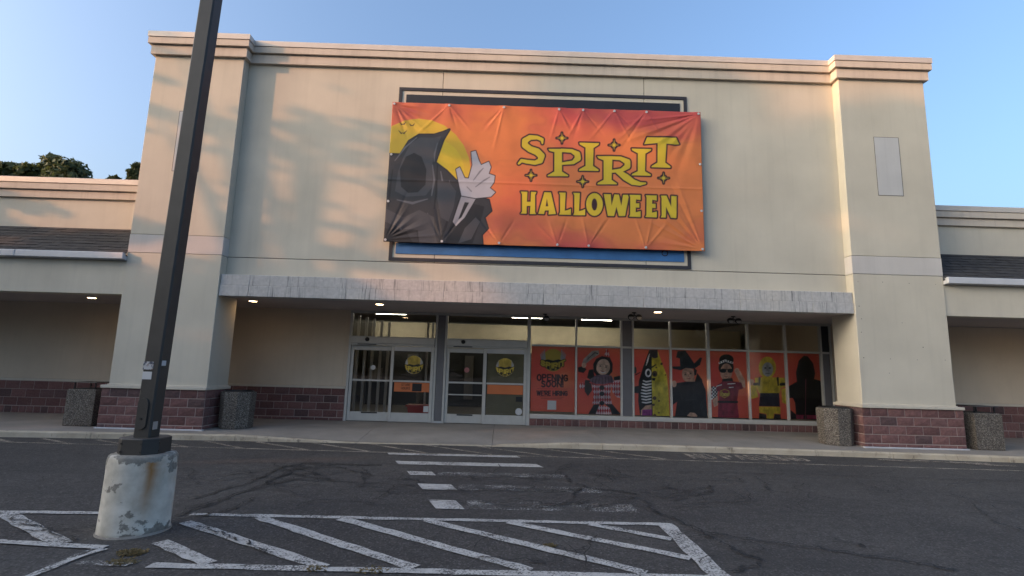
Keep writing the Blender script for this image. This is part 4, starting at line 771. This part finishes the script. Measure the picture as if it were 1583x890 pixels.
# ------------------------------------------------------------------ wings
def wing(side):
    x0, x1 = (-24, XL0-.004) if side < 0 else (XR1+.004, 24)
    o = empty('wing_building', ((x0+x1)/2, 1.5, 0), 'low wing with shingle roof strip and arcade %s the tall store front' % ('left of' if side < 0 else 'right of'), 'building')
    zb = 3.125 if side < 0 else 3.175
    box('beam', x0, x1, .03, .35, zb, 3.95, M['stucco'], o, .006)
    box('soffit', x0, x1, .352, D2+.1, 3.18+.0 if side < 0 else 3.22, 3.35, M['soffit'], o)
    xs = [x0]+[q for q in ([-21, -18, -15, -11.85] if side < 0 else [14.4, 17.4, 20.4])]+[x1]
    g_ = MB().box(x0, x1, -.05, .3, 3.955, 4.05).build('eave_board', M['gutter'], o)
    for a, b in zip(xs, xs[1:]): MB().box(a+.003, b-.003, -.14, -.035, 3.965, 4.125, .012).build('gutter', M['gutter'], o)
    # shingle strip: courses of tabs, each with its own butt edge
    y0, z0, y1, z1 = -.08, 4.11, 1.02, 4.99; L = math.hypot(y1-y0, z1-z0); ny, nz_ = -(z1-z0)/L, (y1-y0)/L; mb = MB(); n = 9
    for r in range(n):
        s = x0-random.random()*.2
        while s < x1:
            wd = random.uniform(.16, .34); a, b = max(s, x0), min(s+wd-.006, x1); s += wd
            if b-a < .03: continue
            t0 = r/n; t1 = min(1, (r+1.25)/n); th = random.uniform(.008, .022); j = random.uniform(-.006, .006)
            P = lambda t, h: (y0+(y1-y0)*t+ny*h, z0+(z1-z0)*t+nz_*h)
            (ya, za), (yb, zb_), (yc, zc) = P(t0+j, th), P(t1, .002), P(t0+j, -.01)
            mb.add([(a, yc, zc), (b, yc, zc), (b, ya, za), (a, ya, za), (b, yb, zb_), (a, yb, zb_)], [(0, 1, 2, 3), (3, 2, 4, 5), (0, 3, 5), (1, 4, 2)])
    mk('roof_deck', [(x0, y0, z0-.012), (x1, y0, z0-.012), (x1, y1, z1-.012), (x0, y1, z1-.012), (x0, .3, z0-.1), (x1, .3, z0-.1), (x1, y1, z0-.1), (x0, y1, z0-.1)], [(0, 1, 2, 3), (0, 4, 5, 1), (4, 7, 6, 5)], M['shingle'], o)
    tag(mb.build('roof_shingles', M['shingle'], o), kind='stuff')
    box('parapet_wall', x0, x1, 1.0, 1.3, 4.9, 5.80, M['stucco'], o)
    box('cornice_tier', x0, x1, .93, 1.35, 5.77, 5.975, M['cornice'], o, .008); box('cornice_tier', x0, x1, .87, 1.35, 5.985, 6.155, M['cornice'], o, .008); box('cornice_coping', x0, x1, .85, 1.38, 6.16, 6.31, M['coping'], o, .008); box('cornice_gap', x0, x1, .95, 1.3, 5.9, 6.2, M['joint'], o)
    box('rear_mass', x0, x1, D2+.25, 26, 0, 5.7, M['stucco_low'], o)
    wx0, wx1 = (x0, -9.62) if side < 0 else (11.32, x1)
    box('arcade_wall', wx0, wx1, D2, D2+.2, .97, 3.2, M['stucco_low'], o); MB().box(wx0, wx1, D2-.05, D2+.02, .90, .965, .006).build('water_table_trim', M['trim'], o)
    b_ = box('brick_base', wx0, wx1, D2-.041, D2+.15, -.05, .90, M['mortar'], o)
    if side < 0: courses(b_, -18.5, wx1, D2-.045, 0, [(.20, .0)], -.005, 0, .206); courses(b_, -18.5, wx1, D2-.045, 0, [(.232, .5), (.232, .0), (.232, .5)], .195)
    else: courses(b_, wx0, 18.5, D2-.045, 0, [(.20, .0)], -.005, 0, .206); courses(b_, wx0, 18.5, D2-.045, 0, [(.232, .5), (.232, .0), (.232, .5)], .195)
    if side < 0: downlight(-11.05, 1.4, 3.18, o)
    else: downlight(15.2, 1.4, 3.22, o)
    return o
wing(-1); wing(1)

# ------------------------------------------------------------------ bins
def octo(x, y, R, n=8, a0=math.pi/8): return [(x+R*math.cos(a0+k*2*math.pi/n), y+R*math.sin(a0+k*2*math.pi/n)) for k in range(n)]
def bin_round(x, y, label):
    o = empty('litter_bin', (x, y, 0), label, 'bin', 'concrete bins along the walk')
    z = walk_z(x, y); R = .40; a0 = math.pi/8
    out = octo(x, y, R*.96); mid = octo(x, y, R*1.02); v = []; f = []
    rings = [(octo(x, y, R*.93), z+.0), (octo(x, y, R*.95), z+.03), (octo(x, y, R*1.0), z+.80), (octo(x, y, R*.985), z+.865), (octo(x, y, R*.9), z+.87), (octo(x, y, R*.86), z+.84), (octo(x, y, R*.84), z+.25)]
    for rg, zz in rings: v += [(p, q, zz) for p, q in rg]
    for i in range(len(rings)-1):
        for k in range(8): f.append((i*8+k, i*8+(k+1) % 8, (i+1)*8+(k+1) % 8, (i+1)*8+k))
    f += [tuple(range(8))[::-1], tuple(range(48, 56))]
    mk('body', v, f, M['agg'], o)
    rg = [octo(x, y, r, 20, 0) for r in (.345, .325, .315)]; v = [(p, q, z+zz) for r, zz in zip(rg, (.885, .90, .4)) for p, q in r]; f = [(i*20+k, i*20+(k+1) % 20, (i+1)*20+(k+1) % 20, (i+1)*20+k) for i in range(2) for k in range(20)]+[tuple(range(40, 60))]
    v += [(p, q, z+.845) for p, q in octo(x, y, .345, 20, 0)]; f += [(60+k, 60+(k+1) % 20, (k+1) % 20, k) for k in range(20)]
    mk('liner', v, f, M['black'], o)
def bin_square(x, y, wx, wy, rot, label):
    o = empty('litter_bin', (x, y, 0), label, 'bin', 'concrete bins along the walk'); z = walk_z(x, y); c, s = math.cos(rot), math.sin(rot)
    def sq(a, b): return [(x+p*c-q*s, y+p*s+q*c) for p, q in ((-a, -b), (a, -b), (a, b), (-a, b))]
    v = []; f = []; rings = [(sq(wx*.97, wy*.97), 0), (sq(wx, wy), .02), (sq(wx, wy), .83), (sq(wx-.02, wy-.02), .85), (sq(wx-.07, wy-.07), .85), (sq(wx-.09, wy-.09), .3)]
    for rg, zz in rings: v += [(p, q, z+zz) for p, q in rg]
    for i in range(len(rings)-1):
        for k in range(4): f.append((i*4+k, i*4+(k+1) % 4, (i+1)*4+(k+1) % 4, (i+1)*4+k))
    f += [(3, 2, 1, 0), (20, 21, 22, 23)]; mk('body', v, f, M['agg2'], o)
    for p, q in sq(wx-.09, wy-.09)[:]: MB().box(p-.012, p+.012, q-.012, q+.012, z+.82, z+1.0).build('hood_post', M['black'], o)
    MB().prism(sq(wx-.03, wy-.03), z+1.0, z+1.018, sq(wx-.035, wy-.035)).build('rain_hood', M['dark_metal'], o)
    MB().prism(sq(wx-.075, wy-.075), z+.842, z+.865).build('liner', M['black'], o)
bin_square(-9.97, .48, .335, .335, 0, 'square speckled concrete bin with metal hood, left of the left pier'); bin_round(-6.50, .62, 'octagonal speckled concrete bin against the left pier by the brick wall'); bin_round(8.20, .42, 'octagonal speckled concrete bin in front of the black hooded poster'); bin_square(11.62, .30, .335, .335, 0, 'square speckled concrete bin with metal hood, right of the right pier')

# ------------------------------------------------------------------ lamp post
LX, LY = -3.735, -6.885
lp = empty('lamp_post', (LX, LY, GZ), 'dark square lamp post on a peeling white concrete base', 'lamp post')
v = []; f = []; n = 48; prof = [(.305, 0), (.315, .015), (.314, .05), (.312, .2), (.308, .5), (.305, .70), (.303, .745), (.292, .765), (.26, .772), (0.02, .774)]
for i, (r, z) in enumerate(prof):
    for k in range(n):
        a = k*2*math.pi/n; rr = r+(.006*math.sin(3*a+1)+.005*math.sin(7*a+z*9)+random.uniform(-.003, .003) if r > .1 else 0); v.append((LX+rr*math.cos(a), LY+rr*math.sin(a), GZ+z+(random.uniform(-.008, .006) if i in (6, 7) else 0)))
for i in range(len(prof)-1):
    for k in range(n): f.append((i*n+k, i*n+(k+1) % n, (i+1)*n+(k+1) % n, (i+1)*n+k))
f.append(tuple(range(len(prof)*n-n, len(prof)*n))); mk('concrete_base', v, f, M['lampbase'], lp, True)
mk('footing_collar', [(LX+r*math.cos(k*2*math.pi/n), LY+r*math.sin(k*2*math.pi/n), GZ+z) for r, z in ((.33, .002), (.322, .02), (.29, .024)) for k in range(n)], [(i*n+k, i*n+(k+1) % n, (i+1)*n+(k+1) % n, (i+1)*n+k) for i in range(2) for k in range(n)], M['walk'], lp)
ZB_ = GZ+.774
def oct2(a, ch): return [(LX+p, LY+q) for p, q in ((-a, -a+ch), (-a+ch, -a), (a-ch, -a), (a, -a+ch), (a, a-ch), (a-ch, a), (-a+ch, a), (-a, a-ch))]
pth = MB().prism(oct2(.21, .105), ZB_, ZB_+.145, oct2(.208, .105)).prism(oct2(.21, .105), ZB_+.147, ZB_+.155, oct2(.203, .102)).build('base_cover', M['dark_metal'], lp)
for x, y in ((-.10, -.2115), (.10, -.2115), (.212, -.10)): MB().tube([(LX+x, LY+y, ZB_+.03), (LX+x, LY+y-.006, ZB_+.03)], .009, 8).tube([(LX+x, LY+y, ZB_+.11), (LX+x, LY+y-.006, ZB_+.11)], .009, 8).build('bolt_pair', M['black'], pth)
S_ = .088
_c = .016; LEAN = .155
_sq = [(-S_, -S_+_c), (-S_+_c, -S_), (S_-_c, -S_), (S_, -S_+_c), (S_, S_-_c), (S_-_c, S_), (-S_+_c, S_), (-S_, S_-_c)]
pole = MB().prism([(LX+p, LY+q) for p, q in _sq], ZB_+.155, 9.0, [(LX+LEAN+p, LY+q) for p, q in _sq]).build('pole', M['dark_metal'], lp)      # the post leans a little to the right
hy = LY-S_; zc = 1.03
pts = [(.055*math.cos(a), -.115+.055*math.sin(a)) for a in np.linspace(math.pi, 2*math.pi, 10)]+[(.055*math.cos(a), .10+.055*math.sin(a)) for a in np.linspace(0, math.pi, 10)]
m = len(pts); mk('handhole_cover', [(LX-.01+p, hy-.002, zc+q) for p, q in pts]+[(LX-.01+p*.96, hy-.016, zc+q*.98) for p, q in pts], [(i, (i+1) % m, m+(i+1) % m, m+i) for i in range(m)]+[tuple(range(m, 2*m))], M['dark_metal'], pole); MB().tube([(LX-.01, hy-.015, zc-.06), (LX-.01, hy-.024, zc-.06)], .012, 8).build('cover_bolt', M['black'], pole)
def stick(x0, x1, z0, z1, seed):
    def f(a, X, Z): a.C[:] = (.42, .42, .43); nn = vnoise((X-x0)*70, (Z-z0)*70, seed); a.C[nn > .62] = (.05, .06, .09); a.C[nn < .2] = (.20, .13, .10)
    return print_sheet('sticker', x0, x1, z0, z1, hy-.003, .006, f, pole)
stick(LX-.07, LX+.035, 1.475, 1.56, 41); MB().box(LX-.065, LX+.03, hy-.003, hy+.002, 1.375, 1.455).build('sticker', M['white'], pole)
xr = LX+S_+.012; MB().box(xr-.002, xr+.003, LY-.06, LY+.01, 1.52, 1.61).build('sticker', M['white'], pole); MB().box(xr-.002, xr+.003, LY-.07, LY+.0, .86, .94).build('sticker', M['alu2'], pole)
LX += LEAN
for s in (-1, 1):
    h = MB().box(LX+s*.1-.04*(s < 0), LX+s*.1+.04*(s > 0)+s*.3, LY-.04, LY+.04, 8.86, 8.94, .01).build('arm', M['dark_metal'], lp); box('lamp_head', min(LX+s*.4, LX+s*.95), max(LX+s*.4, LX+s*.95), LY-.2, LY+.2, 8.82, 8.98, M['dark_metal'], lp, .03)
LX -= LEAN
# dry weeds in the crack by the lamp base
def weeds(cx, cy, n, R, label):
    mb = MB()
    for k in range(n):
        a = random.random()*6.28; r = R*random.random()**.7; x, y = cx+r*math.cos(a)*1.3, cy+r*math.sin(a)*.8; h = random.uniform(.008, .03); an = random.random()*6.28; dx, dy = .006*math.cos(an), .006*math.sin(an); lx, ly = random.uniform(-.05, .05), random.uniform(-.05, .05)
        mb.add([(x-dx, y-dy, GZ+.002), (x+dx, y+dy, GZ+.002), (x+lx*.6+dx, y+ly*.6+dy, GZ+h), (x+lx, y+ly, GZ+h*.8)], [(0, 1, 2, 3)])
    return tag(mb.build('weed_tuft', M['weed']), label, 'weeds', kind='stuff')
weeds(-3.30, -7.55, 260, .10, 'dry brown weeds in the crack in front of the lamp base'); weeds(-3.22, -7.78, 160, .09, 'flat dry weeds on the end of the white island line'); weeds(-1.05, -7.84, 90, .09, 'dry weed tuft on the lower white line between two stripes'); weeds(-1.55, -7.83, 60, .08, 'small dry weed tuft where the second stripe meets the lower line'); weeds(.52, -7.1, 60, .05, 'sparse dry weeds in the crack across the island stripes')

# ------------------------------------------------------------------ trees
def crown_mesh(name, centers, nleaf, size, seed, flat=.72):
    r = np.random.default_rng(seed); C = np.array([c[:3] for c in centers]); R = np.array([c[3] for c in centers]); w_ = R**2.2; idx = r.choice(len(C), nleaf, p=w_/w_.sum())
    d = r.normal(size=(nleaf, 3)); d /= np.linalg.norm(d, axis=1)[:, None]; rad = R[idx]*(r.random(nleaf)**.45); P = C[idx]+d*rad[:, None]*np.array([1, 1, flat])
    nrm = d+r.normal(size=(nleaf, 3))*.7+np.array([0, 0, .3]); nrm /= np.linalg.norm(nrm, axis=1)[:, None]; t = np.cross(nrm, r.normal(size=(nleaf, 3))); t /= np.linalg.norm(t, axis=1)[:, None]; b = np.cross(nrm, t)
    s = (size*(.6+.8*r.random(nleaf)))[:, None]; V = np.stack([P-t*s, P+b*s*.5, P+t*s, P-b*s*.5], 1).reshape(-1, 3)
    me = bpy.data.meshes.new(name); me.vertices.add(len(V)); me.vertices.foreach_set('co', V.ravel()); me.loops.add(nleaf*4); me.loops.foreach_set('vertex_index', np.arange(nleaf*4, dtype=np.int32)); me.polygons.add(nleaf); me.polygons.foreach_set('loop_start', np.arange(nleaf, dtype=np.int32)*4); me.polygons.foreach_set('loop_total', np.full(nleaf, 4, np.int32)); me.update(calc_edges=True); me.materials.append(M['leaf']); return me
def tree_parts(H, W, seed, nleaf, size, base=.3, nc=26, sparse=1.0):
    r = random.Random(seed); cs = []
    for k in range(nc):
        t = r.random(); z = H*(base+(1-base)*t*.93); env = W*math.sqrt(max(.05, 1-(2*abs(t-.42))**2.2))
        a = r.random()*6.283; q = env*r.random()**.6*.8; cs.append((q*math.cos(a), q*math.sin(a), z, W*r.uniform(.22, .40)*sparse))
    mb = MB().tube([(0, 0, -.3), (0, 0, H*.2), (r.uniform(-.2, .2), 0, H*.5), (0, r.uniform(-.3, .3), H*.9)], [H*.024, H*.018, H*.012, .02], 8)
    for c in cs[::2]:
        z0 = min(c[2]-.3, H*(.25+.3*r.random())); mb.tube([(0, 0, z0), (c[0]*.5, c[1]*.5, (z0+c[2])/2+.2), c[:3]], [H*.008, H*.005, .02], 5)
    me = bpy.data.meshes.new('trunk'); me.from_pydata(mb.v, [], mb.f); me.materials.append(M['bark'])
    return me, crown_mesh('crown', cs, nleaf, size, seed)
def plant(name, parts, x, y, z, rz, sc_, label, group=None):
    o = empty(name, (x, y, z), label, 'tree', group); o.rotation_euler.z = rz; o.scale = sc_
    for nm, me in zip(('trunk', 'crown'), parts):
        q = bpy.data.objects.new(nm, me); q.parent = o; COL.objects.link(q)
    return o
ty = 30.0
def sky_tree(u, vtop, half, seed, label, rz=0, nleaf=9000):
    p = on_plane(u, vtop, ty); q = on_plane(u+half, vtop, ty); Wd = float(q[0]-p[0]); H = float(p[2])-GZ
    plant('leafy_tree', tree_parts(H, Wd, seed, nleaf, .28, max(.35, 1-2.3*Wd/H), 40), float(p[0]), ty, GZ, rz, (1, 1, 1), label, 'trees behind the left wing')
sky_tree(98, 238, 72, 3, 'broad dark tree showing above the left wing roof'); sky_tree(14, 247, 60, 4, 'dark tree at the left picture edge above the wing roof'); sky_tree(52, 254, 50, 12, 'low dark tree filling between the two larger ones over the wing roof', nleaf=6000); sky_tree(215, 254, 15, 8, 'narrow dark tree top against the left pier', nleaf=3000); sky_tree(178, 271, 12, 9, 'small tree top between the broad tree and the left pier', nleaf=2500)
# trees across the parking lot: they shade the lot and the lower facade from the low sun and show in the window glass
sh = [(-math.sin(math.radians(70)), -math.cos(math.radians(70))), (math.cos(math.radians(70)), -math.sin(math.radians(70)))]
TD = 40.0; G1 = 'trees across the parking lot'; LBL = 'tree across the parking lot facing the store'
dense = [tree_parts(13.5, 3.6, 20+k, 5200, .36, .08, 34, 1.15) for k in range(2)]
def sun_patch_crown(spec, H, seed, nleaf, size, limbs=3, flat=.72):      # unseen tree, leaf clumps placed in bands to shape sun and shade on the facade
    r = random.Random(seed); cs = []
    for n, q0, q1, z0, z1, r0, r1 in spec:
        for k in range(n):
            q = r.uniform(q0, q1); e = r.uniform(-1.5, 1.5); cs.append((sh[1][0]*q+sh[0][0]*e, sh[1][1]*q+sh[0][1]*e, r.uniform(z0, z1), r.uniform(r0, r1)))
    mb = MB().tube([(0, 0, -.3), (0, 0, H*.25), (.1, 0, H*.6), (0, .2, H*.92)], [H*.022, H*.017, H*.011, .02], 8)
    for c in cs[::limbs]: mb.tube([(0, 0, c[2]*.6), (c[0]*.5, c[1]*.5, c[2]*.85), c[:3]], [.12, .07, .015], 5)
    me = bpy.data.meshes.new('trunk'); me.from_pydata(mb.v, [], mb.f); me.materials.append(M['bark']); return me, crown_mesh('crown', cs, nleaf, size, seed, flat)
tall = sun_patch_crown([(70, -2.6, 2.6, 9, 19.0, .8, 1.3), (20, -2.4, 2.4, 18.3, 19.2, .4, .7)], 19.5, 31, 12000, .34)
spar = sun_patch_crown([(46, -1.4, 1.5, 11.2, 12.8, .14, .38), (16, -.8, 1.5, 9.2, 11.2, .10, .26), (22, -2.2, 1.6, 6.5, 9.0, .5, .8), (6, -1.4, 1.4, 12.9, 14, .1, .22)], 14, 35, 8000, .11, 14, .42)
spar2 = sun_patch_crown([(14, -1.4, 1.4, 10.2, 12.2, .2, .4), (22, -2.2, 1.6, 6, 8.6, .5, .8)], 13, 36, 5000, .12, 12, .42)
for k in range(19):
    q = -20+k*3.2+random.uniform(-.5, .5); D = TD+random.uniform(-3, 3); plant('shade_tree', dense[k % 2], sh[0][0]*D+sh[1][0]*q, sh[0][1]*D+sh[1][1]*q, GZ, random.random()*6, (1, 1, (.82 if q < -2.5 else .90 if q < 0 else 1.04)*random.uniform(.96, 1.02)), LBL, G1)
for q, D, s in ((3.2, 44, 1.03), (6.9, 45, 1.03), (11, 44, 1.03)): plant('shade_tree', tall, sh[0][0]*D+sh[1][0]*q, sh[0][1]*D+sh[1][1]*q, GZ, 0, (1, 1, s), LBL, G1)
for q, D, s, tp in ((-2.0, 26, 1.0, spar), (-5.6, 25, .98, spar2)): plant('shade_tree', tp, sh[0][0]*D+sh[1][0]*q, sh[0][1]*D+sh[1][1]*q, GZ, 0, (1, 1, s), LBL, G1)
for k in range(24):
    x = -62+k*5.4+random.uniform(-1, 1); s = .40+.12*random.random() if x < 32 else .9; plant('shade_tree', dense[k % 2], x, -82+random.uniform(-4, 4), GZ, random.random()*6, (1.25, 1.25, s), LBL, G1)
